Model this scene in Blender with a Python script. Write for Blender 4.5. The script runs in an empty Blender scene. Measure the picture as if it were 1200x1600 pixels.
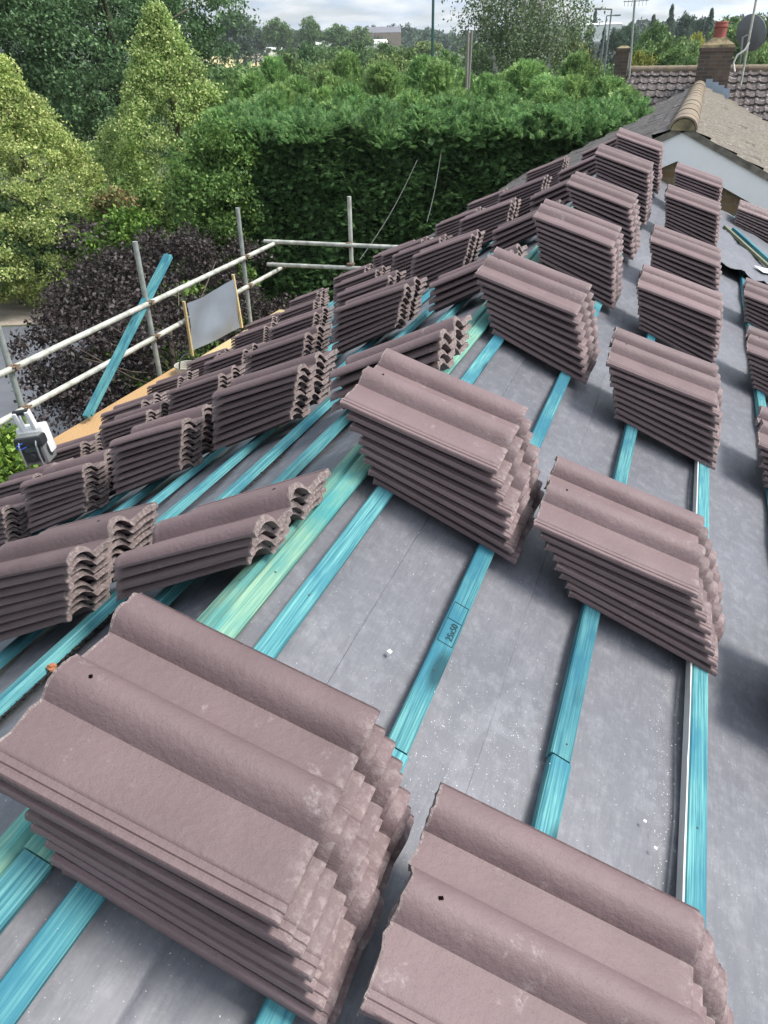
import bpy, bmesh, math, random
import numpy as np
from mathutils import Vector, Matrix, noise
R_ = math.radians
random.seed(7); rng = np.random.default_rng(7)
sc = bpy.context.scene
COL = sc.collection
H = 5.4                                   # camera height above the ground

# ------------------------------------------------------------------ camera
F_PX = 1136.5
CR = Vector((0.934205, 0.356437, -0.014601))
CU = Vector((-0.17749, 0.499917, 0.847691))
CF = Vector((-0.309448, 0.789326, -0.530289))
cam = bpy.data.cameras.new('camera')
cam.sensor_fit = 'VERTICAL'; cam.sensor_height = 36.0; cam.lens = 36.0 * F_PX / 1600.0
cam.clip_start = 0.05; cam.clip_end = 9000
cam_o = bpy.data.objects.new('camera', cam); COL.objects.link(cam_o)
cam_o.matrix_world = Matrix(((CR.x, CU.x, -CF.x, 0), (CR.y, CU.y, -CF.y, 0), (CR.z, CU.z, -CF.z, H), (0, 0, 0, 1)))
sc.camera = cam_o

# ------------------------------------------------------------------ light
SUN_AZ, SUN_EL = R_(72), R_(52)           # azimuth measured clockwise from +Y
sun = bpy.data.lights.new('sun', 'SUN'); sun.energy = 3.3; sun.angle = R_(19); sun.color = (1.0, 0.965, 0.91)
so = bpy.data.objects.new('sun', sun); COL.objects.link(so)
sd = Vector((math.sin(SUN_AZ) * math.cos(SUN_EL), math.cos(SUN_AZ) * math.cos(SUN_EL), math.sin(SUN_EL)))
so.rotation_euler = sd.to_track_quat('Z', 'Y').to_euler()
so.location = (20, 5, 40)
sc.view_settings.view_transform = 'Standard'; sc.view_settings.look = 'None'
sc.view_settings.gamma = 1.0; sc.view_settings.exposure = 0.62

w = bpy.data.worlds.new('World'); sc.world = w; w.use_nodes = True
nt = w.node_tree; nt.nodes.clear()
def N(tree, typ, **kw):
    n = tree.nodes.new(typ)
    for k, v in kw.items():
        if k.startswith('i_'):
            n.inputs[int(k[2:])].default_value = v
        else: setattr(n, k, v)
    return n
sky = N(nt, 'ShaderNodeTexSky', sky_type='NISHITA', sun_disc=False, sun_elevation=SUN_EL, sun_rotation=SUN_AZ, dust_density=2.0)
tc = N(nt, 'ShaderNodeTexCoord')
sep = N(nt, 'ShaderNodeSeparateXYZ'); nt.links.new(tc.outputs['Generated'], sep.inputs[0])
ad = N(nt, 'ShaderNodeMath', operation='ADD', i_1=0.16); nt.links.new(sep.outputs[2], ad.inputs[0])
mx = N(nt, 'ShaderNodeMath', operation='MAXIMUM', i_1=0.06); nt.links.new(ad.outputs[0], mx.inputs[0])
dx = N(nt, 'ShaderNodeMath', operation='DIVIDE'); nt.links.new(sep.outputs[0], dx.inputs[0]); nt.links.new(mx.outputs[0], dx.inputs[1])
dy = N(nt, 'ShaderNodeMath', operation='DIVIDE'); nt.links.new(sep.outputs[1], dy.inputs[0]); nt.links.new(mx.outputs[0], dy.inputs[1])
cb = N(nt, 'ShaderNodeCombineXYZ'); nt.links.new(dx.outputs[0], cb.inputs[0]); nt.links.new(dy.outputs[0], cb.inputs[1])
nz = N(nt, 'ShaderNodeTexNoise'); nz.inputs['Scale'].default_value = 1.5; nz.inputs['Detail'].default_value = 7; nz.inputs['Roughness'].default_value = 0.58
nt.links.new(cb.outputs[0], nz.inputs['Vector'])
rp = N(nt, 'ShaderNodeValToRGB'); rp.color_ramp.elements[0].position = 0.33; rp.color_ramp.elements[1].position = 0.60
rp.color_ramp.elements[0].color = (0.35, 0.35, 0.35, 1)
nt.links.new(nz.outputs['Fac'], rp.inputs['Fac'])
nz2 = N(nt, 'ShaderNodeTexNoise'); nz2.inputs['Scale'].default_value = 4.0; nz2.inputs['Detail'].default_value = 6
nt.links.new(cb.outputs[0], nz2.inputs['Vector'])
rp2 = N(nt, 'ShaderNodeValToRGB'); rp2.color_ramp.elements[0].position = 0.36; rp2.color_ramp.elements[1].position = 0.66
rp2.color_ramp.elements[0].color = (4.9, 5.8, 6.9, 1); rp2.color_ramp.elements[1].color = (7.6, 7.9, 8.2, 1)
nt.links.new(nz2.outputs['Fac'], rp2.inputs['Fac'])
sdn = N(nt, 'ShaderNodeVectorMath', operation='DOT_PRODUCT'); nt.links.new(tc.outputs['Generated'], sdn.inputs[0]); sdn.inputs[1].default_value = sd
glow = N(nt, 'ShaderNodeMapRange'); glow.inputs[1].default_value = -0.6; glow.inputs[2].default_value = 1.0; glow.inputs[3].default_value = 0.36; glow.inputs[4].default_value = 1.7
nt.links.new(sdn.outputs['Value'], glow.inputs[0])
cl = N(nt, 'ShaderNodeVectorMath', operation='SCALE'); nt.links.new(rp2.outputs[0], cl.inputs[0]); nt.links.new(glow.outputs[0], cl.inputs[3])
mixs = N(nt, 'ShaderNodeMixRGB'); nt.links.new(rp.outputs[0], mixs.inputs[0]); nt.links.new(sky.outputs[0], mixs.inputs[1]); nt.links.new(cl.outputs[0], mixs.inputs[2])
bg = N(nt, 'ShaderNodeBackground'); bg.inputs[1].default_value = 0.10
nt.links.new(mixs.outputs[0], bg.inputs[0])
wo = N(nt, 'ShaderNodeOutputWorld'); nt.links.new(bg.outputs[0], wo.inputs[0])

# ------------------------------------------------------------------ geometry frame of the roof
PHR, PHL = 0.41646147, R_(28.1)           # pitch of the right and left slope
U = 0.90                                  # roof layout scaled about the camera by this factor, next line's point included (one batten gauge = 0.335 units)
P5 = Vector((0.261835, 0, -1.319285 + H))
SR = Vector((math.cos(PHR), 0, -math.sin(PHR))); NR = Vector((math.sin(PHR), 0, math.cos(PHR)))
AP = P5 - 1.165 * U * SR                      # the ridge line (level of the batten tops)
SL = Vector((-math.cos(PHL), 0, -math.sin(PHL))); NL = Vector((-math.sin(PHL), 0, math.cos(PHL)))
YV = Vector((0, 1, 0))
def rm(d, y, h=0.0): return P5 + d * SR + h * NR + YV * y       # point on the right slope, metres
def lm(d, y, h=0.0): return AP + d * SL + h * NL + YV * y       # point on the left slope, metres
def rr(d, y, h=0.0): return rm(d * U, y * U, h)                 # the same, layout scaled about the camera
def ll(d, y, h=0.0): return lm(d * U, y * U, h)
def ray(px, py): return CF + CR * ((px - 600) / F_PX) - CU * ((py - 800) / F_PX)
CAMP = Vector((0, 0, H))
def at(px, py, dist):
    d = ray(px, py); return CAMP + d * (dist / math.hypot(d.x, d.y))
def atY(px, py, Y):
    d = ray(px, py); return CAMP + d * (Y / d.y)

# ------------------------------------------------------------------ helpers
def tag(o, label=None, cat=None, group=None, kind=None):
    if label: o['label'] = label
    if cat: o['category'] = cat
    if group: o['group'] = group
    if kind: o['kind'] = kind
    return o
def empty(name, loc=(0, 0, 0), label=None, cat=None, group=None):
    o = bpy.data.objects.new(name, None); COL.objects.link(o); o.location = loc; o.empty_display_size = 0.1
    return tag(o, label, cat, group)
def link(name, me, parent=None, loc=None):
    o = bpy.data.objects.new(name, me); COL.objects.link(o)
    if loc is not None: o.location = loc
    if parent is not None:
        o.parent = parent
        if loc is None:                    # mesh data are in world space: undo the parent's location
            o.matrix_parent_inverse = Matrix.Translation(-parent_world(parent))
    return o
def parent_world(p):
    v = Vector(p.location)
    if p.parent is not None: pass
    return v
def mesh_from(name, verts, faces, mats, smooth=False, fm=None, sharp=None):
    me = bpy.data.meshes.new(name); me.from_pydata([tuple(v) for v in verts], [], faces)
    for m in (mats if isinstance(mats, (list, tuple)) else [mats]): me.materials.append(m)
    if fm is not None: me.polygons.foreach_set('material_index', fm)
    if smooth:
        me.polygons.foreach_set('use_smooth', [True] * len(me.polygons))
        if sharp: me.set_sharp_from_angle(angle=R_(sharp))
    me.update(); return me
class MB:
    """collects boxes, tubes, lathes into one mesh"""
    def __init__(s): s.v = []; s.f = []; s.fm = []
    def add(s, vs, fs, m=0):
        o = len(s.v); s.v += [Vector(v) for v in vs]; s.f += [tuple(i + o for i in f) for f in fs]; s.fm += [m] * len(fs); return s
    def box(s, c, sz, M=None, bev=0.0, m=0):
        c = Vector(c); x, y, z = (k / 2 for k in sz)
        if bev <= 0:
            vs = [Vector((a * x, b * y, d * z)) for a in (-1, 1) for b in (-1, 1) for d in (-1, 1)]
            fs = [(0, 1, 3, 2), (4, 6, 7, 5), (0, 4, 5, 1), (2, 3, 7, 6), (0, 2, 6, 4), (1, 5, 7, 3)]
        else:
            bm = bmesh.new(); bmesh.ops.create_cube(bm, size=1)
            for v in bm.verts: v.co = Vector((v.co.x * 2 * x, v.co.y * 2 * y, v.co.z * 2 * z))
            bmesh.ops.bevel(bm, geom=list(bm.edges), offset=bev, segments=2, affect='EDGES', profile=0.6)
            bm.verts.ensure_lookup_table(); bm.verts.index_update()
            vs = [v.co.copy() for v in bm.verts]; fs = [tuple(v.index for v in f.verts) for f in bm.faces]; bm.free()
        if M is not None: vs = [M @ v for v in vs]
        return s.add([v + c for v in vs], fs, m)
    def tube(s, pts, r, n=10, m=0, cap=True, r2=None):
        pts = [Vector(p) for p in pts]; vs = []; fs = []; k = len(pts)
        up = None
        for i, p in enumerate(pts):
            t = (pts[min(i + 1, k - 1)] - pts[max(i - 1, 0)]).normalized()
            if up is None: up = t.orthogonal().normalized()
            else: up = (up - t * up.dot(t)).normalized()
            b = t.cross(up); ra = r if r2 is None else r + (r2 - r) * i / (k - 1)
            for j in range(n):
                a = 2 * math.pi * j / n; vs.append(p + up * (ra * math.cos(a)) + b * (ra * math.sin(a)))
        for i in range(k - 1):
            for j in range(n):
                fs.append((i * n + j, i * n + (j + 1) % n, (i + 1) * n + (j + 1) % n, (i + 1) * n + j))
        if cap: fs.append(tuple(range(n - 1, -1, -1))); fs.append(tuple((k - 1) * n + j for j in range(n)))
        return s.add(vs, fs, m)
    def lathe(s, c, prof, n=20, m=0, axis=None):
        c = Vector(c); vs = []; fs = []; k = len(prof)
        Q = Vector(axis).to_track_quat('Z', 'Y').to_matrix() if axis is not None else Matrix.Identity(3)
        for (r, z) in prof:
            for j in range(n):
                a = 2 * math.pi * j / n; vs.append(c + Q @ Vector((r * math.cos(a), r * math.sin(a), z)))
        for i in range(k - 1):
            for j in range(n): fs.append((i * n + j, i * n + (j + 1) % n, (i + 1) * n + (j + 1) % n, (i + 1) * n + j))
        if prof[0][0] > 1e-4: fs.append(tuple(range(n - 1, -1, -1)))
        if prof[-1][0] > 1e-4: fs.append(tuple((k - 1) * n + j for j in range(n)))
        return s.add(vs, fs, m)
    def build(s, name, mats, parent=None, smooth=False, sharp=35):
        return link(name, mesh_from(name, s.v, s.f, mats, smooth, s.fm, sharp), parent)
def quads_mesh(name, V, mat, smooth=False):
    """V: (n,4,3) array of separate quads"""
    n = len(V); me = bpy.data.meshes.new(name)
    me.vertices.add(n * 4); me.vertices.foreach_set('co', V.reshape(-1).astype(np.float32))
    me.loops.add(n * 4); me.loops.foreach_set('vertex_index', np.arange(n * 4, dtype=np.int32))
    me.polygons.add(n); me.polygons.foreach_set('loop_start', np.arange(0, n * 4, 4, dtype=np.int32))
    me.polygons.foreach_set('loop_total', np.full(n, 4, dtype=np.int32))
    me.materials.append(mat); me.update(calc_edges=True); return me
def copy_tree(o, parent=None):
    c = o.copy(); COL.objects.link(c)
    if parent is not None: c.parent = parent
    for ch in list(o.children): copy_tree(ch, c)
    return c

# ------------------------------------------------------------------ materials
def new_mat(name):
    m = bpy.data.materials.new(name); m.use_nodes = True; t = m.node_tree
    b = t.nodes['Principled BSDF']; return m, t, b
def noise_node(t, vec, scale, detail=4, rough=0.55, mapscale=None):
    n = N(t, 'ShaderNodeTexNoise'); n.inputs['Scale'].default_value = scale; n.inputs['Detail'].default_value = detail; n.inputs['Roughness'].default_value = rough
    if mapscale is not None:
        mp = N(t, 'ShaderNodeMapping'); mp.inputs['Scale'].default_value = mapscale; t.links.new(vec, mp.inputs[0]); vec = mp.outputs[0]
    t.links.new(vec, n.inputs['Vector']); return n
def ramp(t, fac, stops):
    r = N(t, 'ShaderNodeValToRGB'); e = r.color_ramp.elements
    while len(e) < len(stops): e.new(0.5)
    for k, (p, c) in enumerate(stops):
        e[k].position = p; e[k].color = (*c, 1) if len(c) == 3 else c
    t.links.new(fac, r.inputs['Fac']); return r
def mix(t, fac, a, b, typ='MIX'):
    n = N(t, 'ShaderNodeMixRGB', blend_type=typ)
    for k, x in enumerate((fac, a, b)):
        if hasattr(x, 'is_linked'): t.links.new(x, n.inputs[k])
        elif isinstance(x, (int, float)): n.inputs[k].default_value = x
        else: n.inputs[k].default_value = (*x, 1)
    return n.outputs[0]
def bump(t, b, hgt, strength, dist=0.01, prev=None):
    n = N(t, 'ShaderNodeBump'); n.inputs['Strength'].default_value = strength; n.inputs['Distance'].default_value = dist
    t.links.new(hgt, n.inputs['Height'])
    if prev is not None: t.links.new(prev, n.inputs['Normal'])
    t.links.new(n.outputs[0], b.inputs['Normal']); return n.outputs[0]
def simple(name, col, rough=0.6, metal=0.0, var=0.12, scale=8.0, bmp=0.0, spec=0.5, coord='Object', mapscale=None):
    m, t, b = new_mat(name); tcn = N(t, 'ShaderNodeTexCoord')
    n = noise_node(t, tcn.outputs[coord], scale, 5, 0.6, mapscale)
    lo = tuple(c * (1 - var) for c in col); hi = tuple(min(1, c * (1 + var)) for c in col)
    r = ramp(t, n.outputs['Fac'], [(0.3, lo), (0.7, hi)]); t.links.new(r.outputs[0], b.inputs['Base Color'])
    b.inputs['Roughness'].default_value = rough; b.inputs['Metallic'].default_value = metal; b.inputs['Specular IOR Level'].default_value = spec
    if bmp: bump(t, b, n.outputs['Fac'], bmp, 0.01)
    return m

def make_tile_mat():
    m, t, b = new_mat('concrete_tile'); tcn = N(t, 'ShaderNodeTexCoord'); oi = N(t, 'ShaderNodeObjectInfo')
    off = N(t, 'ShaderNodeVectorMath', operation='SCALE'); off.inputs[3].default_value = 40.0
    cbx = N(t, 'ShaderNodeCombineXYZ'); t.links.new(oi.outputs['Random'], cbx.inputs[0]); t.links.new(oi.outputs['Random'], cbx.inputs[1])
    t.links.new(cbx.outputs[0], off.inputs[0])
    av = N(t, 'ShaderNodeVectorMath', operation='ADD'); t.links.new(tcn.outputs['Object'], av.inputs[0]); t.links.new(off.outputs[0], av.inputs[1])
    v = av.outputs[0]
    big = noise_node(t, v, 9, 3); c = ramp(t, big.outputs['Fac'], [(0.3, (0.140, 0.094, 0.096)), (0.7, (0.170, 0.116, 0.118))]).outputs[0]
    mott = noise_node(t, v, 85, 3, 0.6); c = mix(t, ramp(t, mott.outputs['Fac'], [(0.5, (0, 0, 0)), (0.75, (0.16, 0.16, 0.16))]).outputs[0], c, (0.20, 0.142, 0.14))
    fine = noise_node(t, v, 420, 2); c = mix(t, ramp(t, fine.outputs['Fac'], [(0.30, (0.55, 0.55, 0.55)), (0.42, (0, 0, 0))]).outputs[0], c, (0.10, 0.072, 0.074))
    # lime bloom scuffs at places
    ef = noise_node(t, v, 14, 6, 0.72); ef2 = noise_node(t, v, 120, 3, 0.7)
    sm = N(t, 'ShaderNodeMath', operation='MULTIPLY'); t.links.new(ramp(t, ef.outputs['Fac'], [(0.62, (0, 0, 0)), (0.74, (1, 1, 1))]).outputs[0], sm.inputs[0]); t.links.new(ramp(t, ef2.outputs['Fac'], [(0.42, (0, 0, 0)), (0.62, (0.6, 0.6, 0.6))]).outputs[0], sm.inputs[1])
    c = mix(t, sm.outputs[0], c, (0.44, 0.38, 0.37))
    sx = N(t, 'ShaderNodeSeparateXYZ'); t.links.new(tcn.outputs['Object'], sx.inputs[0])
    tm = N(t, 'ShaderNodeMapRange'); tm.inputs[1].default_value = 0.392; tm.inputs[2].default_value = 0.42; t.links.new(sx.outputs[0], tm.inputs[0])
    tn = noise_node(t, v, 62, 5, 0.7); tm2 = N(t, 'ShaderNodeMath', operation='MULTIPLY'); t.links.new(tm.outputs[0], tm2.inputs[0]); t.links.new(ramp(t, tn.outputs['Fac'], [(0.48, (0, 0, 0)), (0.60, (0.42, 0.42, 0.42))]).outputs[0], tm2.inputs[1])
    c = mix(t, tm2.outputs[0], c, (0.36, 0.30, 0.285))
    hv = N(t, 'ShaderNodeHueSaturation'); mr = N(t, 'ShaderNodeMapRange'); mr.inputs[3].default_value = 0.82; mr.inputs[4].default_value = 1.14
    t.links.new(oi.outputs['Random'], mr.inputs[0]); t.links.new(mr.outputs[0], hv.inputs['Value']); t.links.new(c, hv.inputs['Color'])
    t.links.new(hv.outputs[0], b.inputs['Base Color'])
    b.inputs['Roughness'].default_value = 0.62; b.inputs['Specular IOR Level'].default_value = 0.4
    b1 = bump(t, b, mott.outputs['Fac'], 0.42, 0.004); bump(t, b, fine.outputs['Fac'], 0.25, 0.0015, b1)
    return m
TILE = make_tile_mat()
def make_raw():
    m, t, b = new_mat('raw_concrete_edge'); tcn = N(t, 'ShaderNodeTexCoord')
    n = noise_node(t, tcn.outputs['Object'], 90, 5, 0.7); n2 = noise_node(t, tcn.outputs['Object'], 380, 2)
    c = ramp(t, n.outputs['Fac'], [(0.25, (0.11, 0.085, 0.08)), (0.5, (0.22, 0.17, 0.162)), (0.75, (0.40, 0.34, 0.325))]).outputs[0]
    t.links.new(c, b.inputs['Base Color']); b.inputs['Roughness'].default_value = 0.9
    p = bump(t, b, n.outputs['Fac'], 0.9, 0.008); bump(t, b, n2.outputs['Fac'], 0.6, 0.003, p)
    return m
RAW = make_raw()
HOLE = simple('hole_shadow', (0.004, 0.003, 0.003), 1.0, spec=0.0)
def make_membrane():
    m, t, b = new_mat('roofing_underlay'); g = N(t, 'ShaderNodeNewGeometry'); P = g.outputs['Position']
    big = noise_node(t, P, 1.6, 4, 0.6); c = ramp(t, big.outputs['Fac'], [(0.3, (0.098, 0.099, 0.114)), (0.7, (0.148, 0.148, 0.166))]).outputs[0]
    mid = noise_node(t, P, 26, 6, 0.72); c = mix(t, ramp(t, mid.outputs['Fac'], [(0.47, (0, 0, 0)), (0.76, (0.55, 0.55, 0.55))]).outputs[0], c, (0.25, 0.25, 0.272))
    fib = noise_node(t, P, 70, 3, 0.6, (3, 0.35, 3)); c = mix(t, ramp(t, fib.outputs['Fac'], [(0.35, (0.35, 0.35, 0.35)), (0.55, (0, 0, 0))]).outputs[0], c, (0.085, 0.087, 0.108))
    sp = noise_node(t, P, 210, 2, 0.5); c = mix(t, ramp(t, sp.outputs['Fac'], [(0.70, (0, 0, 0)), (0.76, (0.8, 0.8, 0.8))]).outputs[0], c, (0.42, 0.42, 0.44))
    # faint printed letter A repeated along two strips of the sheet
    def M_(op, a, b_=None):
        n = N(t, 'ShaderNodeMath', operation=op)
        for k, x in enumerate((a, b_)):
            if x is None: continue
            if isinstance(x, (int, float)): n.inputs[k].default_value = x
            else: t.links.new(x, n.inputs[k])
        return n.outputs[0]
    sp_ = N(t, 'ShaderNodeSeparateXYZ'); t.links.new(P, sp_.inputs[0]); msk = None
    for (d0, y0) in ((-0.44, 1.08), (0.50, 1.62)):
        x0 = P5.x + SR.x * d0
        u = M_('ABSOLUTE', M_('DIVIDE', M_('SUBTRACT', sp_.outputs[0], x0), 0.17 * SR.x))
        v = M_('DIVIDE', M_('SUBTRACT', M_('MODULO', M_('ADD', sp_.outputs[1], 10.6 - y0 + .53), 1.06), 0.53), 0.17)
        cl_ = M_('ADD', M_('MULTIPLY', v, -0.36), 0.25)
        leg = M_('MULTIPLY', M_('LESS_THAN', M_('ABSOLUTE', M_('SUBTRACT', u, cl_)), 0.085), M_('LESS_THAN', M_('ABSOLUTE', v), 0.62))
        bar = M_('MULTIPLY', M_('LESS_THAN', M_('ABSOLUTE', M_('ADD', v, 0.22)), 0.07), M_('LESS_THAN', u, 0.3))
        m_ = M_('MAXIMUM', leg, bar); msk = m_ if msk is None else M_('MAXIMUM', msk, m_)
    c = mix(t, M_('MULTIPLY', msk, 0.085), c, (0.34, 0.345, 0.375))
    t.links.new(c, b.inputs['Base Color']); b.inputs['Roughness'].default_value = 0.52; b.inputs['Specular IOR Level'].default_value = 0.5
    p = bump(t, b, mid.outputs['Fac'], 0.12, 0.006)
    wr = noise_node(t, P, 5, 3, 0.6, (1.0, 0.25, 1.0)); p2 = bump(t, b, wr.outputs['Fac'], 0.5, 0.04, p)
    return m
MEMB = make_membrane()
def make_wood(name, cols, knots=True):
    """cols dark, mid, light of the stained grain"""
    m, t, b = new_mat(name); tcn = N(t, 'ShaderNodeTexCoord'); oi = N(t, 'ShaderNodeObjectInfo')
    sc_ = N(t, 'ShaderNodeVectorMath', operation='SCALE'); sc_.inputs[3].default_value = 23.0
    cbx = N(t, 'ShaderNodeCombineXYZ'); t.links.new(oi.outputs['Random'], cbx.inputs[0]); t.links.new(oi.outputs['Random'], cbx.inputs[1]); t.links.new(cbx.outputs[0], sc_.inputs[0])
    av = N(t, 'ShaderNodeVectorMath', operation='ADD'); t.links.new(tcn.outputs['Object'], av.inputs[0]); t.links.new(sc_.outputs[0], av.inputs[1]); v = av.outputs[0]
    gr = noise_node(t, v, 95, 4, 0.6, (2.6, 0.045, 2.6)); bl = noise_node(t, v, 3.2, 4, 0.6, (2.0, 0.8, 2.0))
    c = ramp(t, gr.outputs['Fac'], [(0.34, cols[0]), (0.48, cols[1]), (0.64, cols[2])]).outputs[0]
    c = mix(t, ramp(t, bl.outputs['Fac'], [(0.45, (0, 0, 0)), (0.62, (0.85, 0.85, 0.85))]).outputs[0], c, cols[3])
    if knots:
        vo = N(t, 'ShaderNodeTexVoronoi'); mp = N(t, 'ShaderNodeMapping'); mp.inputs['Scale'].default_value = (7, 2.2, 7); t.links.new(v, mp.inputs[0]); t.links.new(mp.outputs[0], vo.inputs['Vector'])
        vo.inputs['Scale'].default_value = 1.0
        c = mix(t, ramp(t, vo.outputs['Distance'], [(0.09, (0.8, 0.8, 0.8)), (0.17, (0, 0, 0))]).outputs[0], c, tuple(k * 0.35 for k in cols[0]))
    hv = N(t, 'ShaderNodeHueSaturation'); mr = N(t, 'ShaderNodeMapRange'); mr.inputs[3].default_value = 0.78; mr.inputs[4].default_value = 1.18
    t.links.new(oi.outputs['Random'], mr.inputs[0]); t.links.new(mr.outputs[0], hv.inputs['Value']); t.links.new(c, hv.inputs['Color'])
    t.links.new(hv.outputs[0], b.inputs['Base Color']); b.inputs['Roughness'].default_value = 0.8; b.inputs['Specular IOR Level'].default_value = 0.25
    bump(t, b, gr.outputs['Fac'], 0.7, 0.003)
    return m
BLUE = make_wood('blue_treated_timber', [(0.032, 0.135, 0.168), (0.068, 0.228, 0.252), (0.145, 0.35, 0.345), (0.026, 0.140, 0.20)])
GREEN = make_wood('green_treated_timber', [(0.085, 0.235, 0.20), (0.17, 0.345, 0.265), (0.29, 0.46, 0.32), (0.05, 0.27, 0.29)])
PINE = make_wood('pale_pine', [(0.42, 0.30, 0.13), (0.56, 0.43, 0.22), (0.66, 0.54, 0.30), (0.50, 0.38, 0.20)], False)
OLIVE = simple('weathered_timber', (0.14, 0.15, 0.09), 0.8, var=0.3, scale=20)
GALV = simple('galvanised_tube', (0.44, 0.445, 0.39), 0.6, 0.15, 0.4, 9, 0.08)
GALVD = simple('dull_galvanised_tube', (0.30, 0.32, 0.30), 0.55, 0.2, 0.28, 14, 0.05)
RUST = simple('rusty_coupler', (0.19, 0.13, 0.09), 0.8, 0.2, 0.4, 40, 0.2)
OSB = simple('osb_board', (0.42, 0.255, 0.115), 0.75, 0, 0.28, 45, 0.1, mapscale=(1, 2.2, 1))
GREYSHEET = simple('grey_plastic_sheet', (0.20, 0.225, 0.26), 0.45, 0, 0.12, 3, 0.25)
WHITEP = simple('white_paint', (0.90, 0.88, 0.85), 0.5, 0, 0.05, 2)
WPLASTIC = simple('white_plastic', (0.70, 0.70, 0.70), 0.4, 0, 0.06, 10)
BPLASTIC = simple('black_plastic', (0.025, 0.027, 0.03), 0.45, 0, 0.2, 20)
GPLASTIC = simple('grey_plastic', (0.16, 0.165, 0.165), 0.5, 0, 0.15, 20)
CHROME = simple('steel_bar', (0.55, 0.55, 0.55), 0.3, 0.85, 0.1, 20)
BLUEC = simple('blue_cord', (0.03, 0.12, 0.65), 0.5)
LEAD = simple('lead_flashing', (0.30, 0.36, 0.44), 0.5, 0.1, 0.15, 6, 0.1)
TERRA = simple('terracotta', (0.29, 0.08, 0.065), 0.8, 0, 0.25, 9, 0.1)
MOSS = simple('mossy_mortar', (0.22, 0.175, 0.10), 0.95, 0, 0.6, 9, 0.5)
VERGE = simple('verge_mortar', (0.17, 0.15, 0.12), 0.95, 0, 0.5, 12, 0.5)
DISH = simple('grey_dish', (0.17, 0.185, 0.205), 0.6, 0, 0.1, 5)
CABLE = simple('cable', (0.13, 0.14, 0.13), 0.6)
BARK = simple('bark', (0.11, 0.088, 0.065), 0.9, 0, 0.4, 6, 0.5)
BIRCHBARK = simple('birch_bark', (0.62, 0.60, 0.55), 0.8, 0, 0.5, 3, 0.2, mapscale=(1, 1, 5))
POLEW = simple('grey_pole_wood', (0.23, 0.215, 0.19), 0.85, 0, 0.3, 10, 0.2, mapscale=(6, 6, 0.4))
POLEG = simple('green_lamp_post', (0.055, 0.13, 0.125), 0.5, 0.2, 0.1, 3)
POLES = simple('grey_lamp_post', (0.20, 0.22, 0.22), 0.5, 0.2, 0.1, 3)
POLYW = simple('white_polytunnel', (0.75, 0.76, 0.75), 0.5, 0, 0.05, 0.4)
SLATE = simple('grey_slate_roof', (0.16, 0.16, 0.175), 0.8, 0, 0.15, 0.6)
def brick(name, c1, c2, mortar, scale=1.0, rotx=True):
    m, t, b = new_mat(name); tcn = N(t, 'ShaderNodeTexCoord'); g = N(t, 'ShaderNodeNewGeometry')
    sp = N(t, 'ShaderNodeSeparateXYZ'); t.links.new(tcn.outputs['Object'], sp.inputs[0])
    su = N(t, 'ShaderNodeMath', operation='ADD'); t.links.new(sp.outputs[0], su.inputs[0]); t.links.new(sp.outputs[1], su.inputs[1])
    cc = N(t, 'ShaderNodeCombineXYZ'); t.links.new(su.outputs[0], cc.inputs[0]); t.links.new(sp.outputs[2], cc.inputs[1])
    bt = N(t, 'ShaderNodeTexBrick'); bt.inputs['Scale'].default_value = scale; bt.inputs['Brick Width'].default_value = 0.225; bt.inputs['Row Height'].default_value = 0.075
    bt.inputs['Mortar Size'].default_value = 0.009; bt.inputs['Color1'].default_value = (*c1, 1); bt.inputs['Color2'].default_value = (*c2, 1); bt.inputs['Mortar'].default_value = (*mortar, 1)
    t.links.new(cc.outputs[0], bt.inputs['Vector'])
    n = noise_node(t, tcn.outputs['Object'], 5, 6, 0.7); c = mix(t, ramp(t, n.outputs['Fac'], [(0.4, (0, 0, 0)), (0.7, (0.6, 0.6, 0.6))]).outputs[0], bt.outputs['Color'], tuple(k * 0.5 for k in c1))
    t.links.new(c, b.inputs['Base Color']); b.inputs['Roughness'].default_value = 0.9; bump(t, b, bt.outputs['Fac'], -0.4, 0.01)
    return m
BRICK_CH = brick('weathered_brick', (0.15, 0.10, 0.075), (0.075, 0.06, 0.055), (0.14, 0.125, 0.105))
BRICK_W = brick('buff_brick', (0.36, 0.24, 0.125), (0.27, 0.175, 0.09), (0.30, 0.25, 0.18))
BRICK_FAR = simple('far_brick', (0.30, 0.24, 0.19), 0.9, 0, 0.15, 1)
def lichen(name, base, lo, spot, spotc, sc1=7, amt=0.55, sc2=22):
    m, t, b = new_mat(name); g = N(t, 'ShaderNodeNewGeometry'); P = g.outputs['Position']
    n = noise_node(t, P, sc1, 6, 0.7); c = ramp(t, n.outputs['Fac'], [(0.3, lo), (0.7, base)]).outputs[0]
    n2 = noise_node(t, P, sc2, 5, 0.65); c = mix(t, ramp(t, n2.outputs['Fac'], [(amt, (0, 0, 0)), (amt + 0.10, (0.85, 0.85, 0.85))]).outputs[0], c, spotc)
    n3 = noise_node(t, P, 3, 4); c = mix(t, ramp(t, n3.outputs['Fac'], [(0.5, (0, 0, 0)), (0.75, (0.5, 0.5, 0.5))]).outputs[0], c, spot)
    t.links.new(c, b.inputs['Base Color']); b.inputs['Roughness'].default_value = 0.95; bump(t, b, n.outputs['Fac'], 0.5, 0.012)
    return m
ROOF_L = lichen('dark_lichened_tile', (0.10, 0.088, 0.085), (0.035, 0.031, 0.032), (0.10, 0.10, 0.06), (0.27, 0.26, 0.25), 6, 0.58, 11)
ROOF_R = lichen('sandy_lichened_tile', (0.175, 0.15, 0.118), (0.085, 0.072, 0.06), (0.17, 0.15, 0.085), (0.34, 0.30, 0.25), 12, 0.54, 26)
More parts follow.
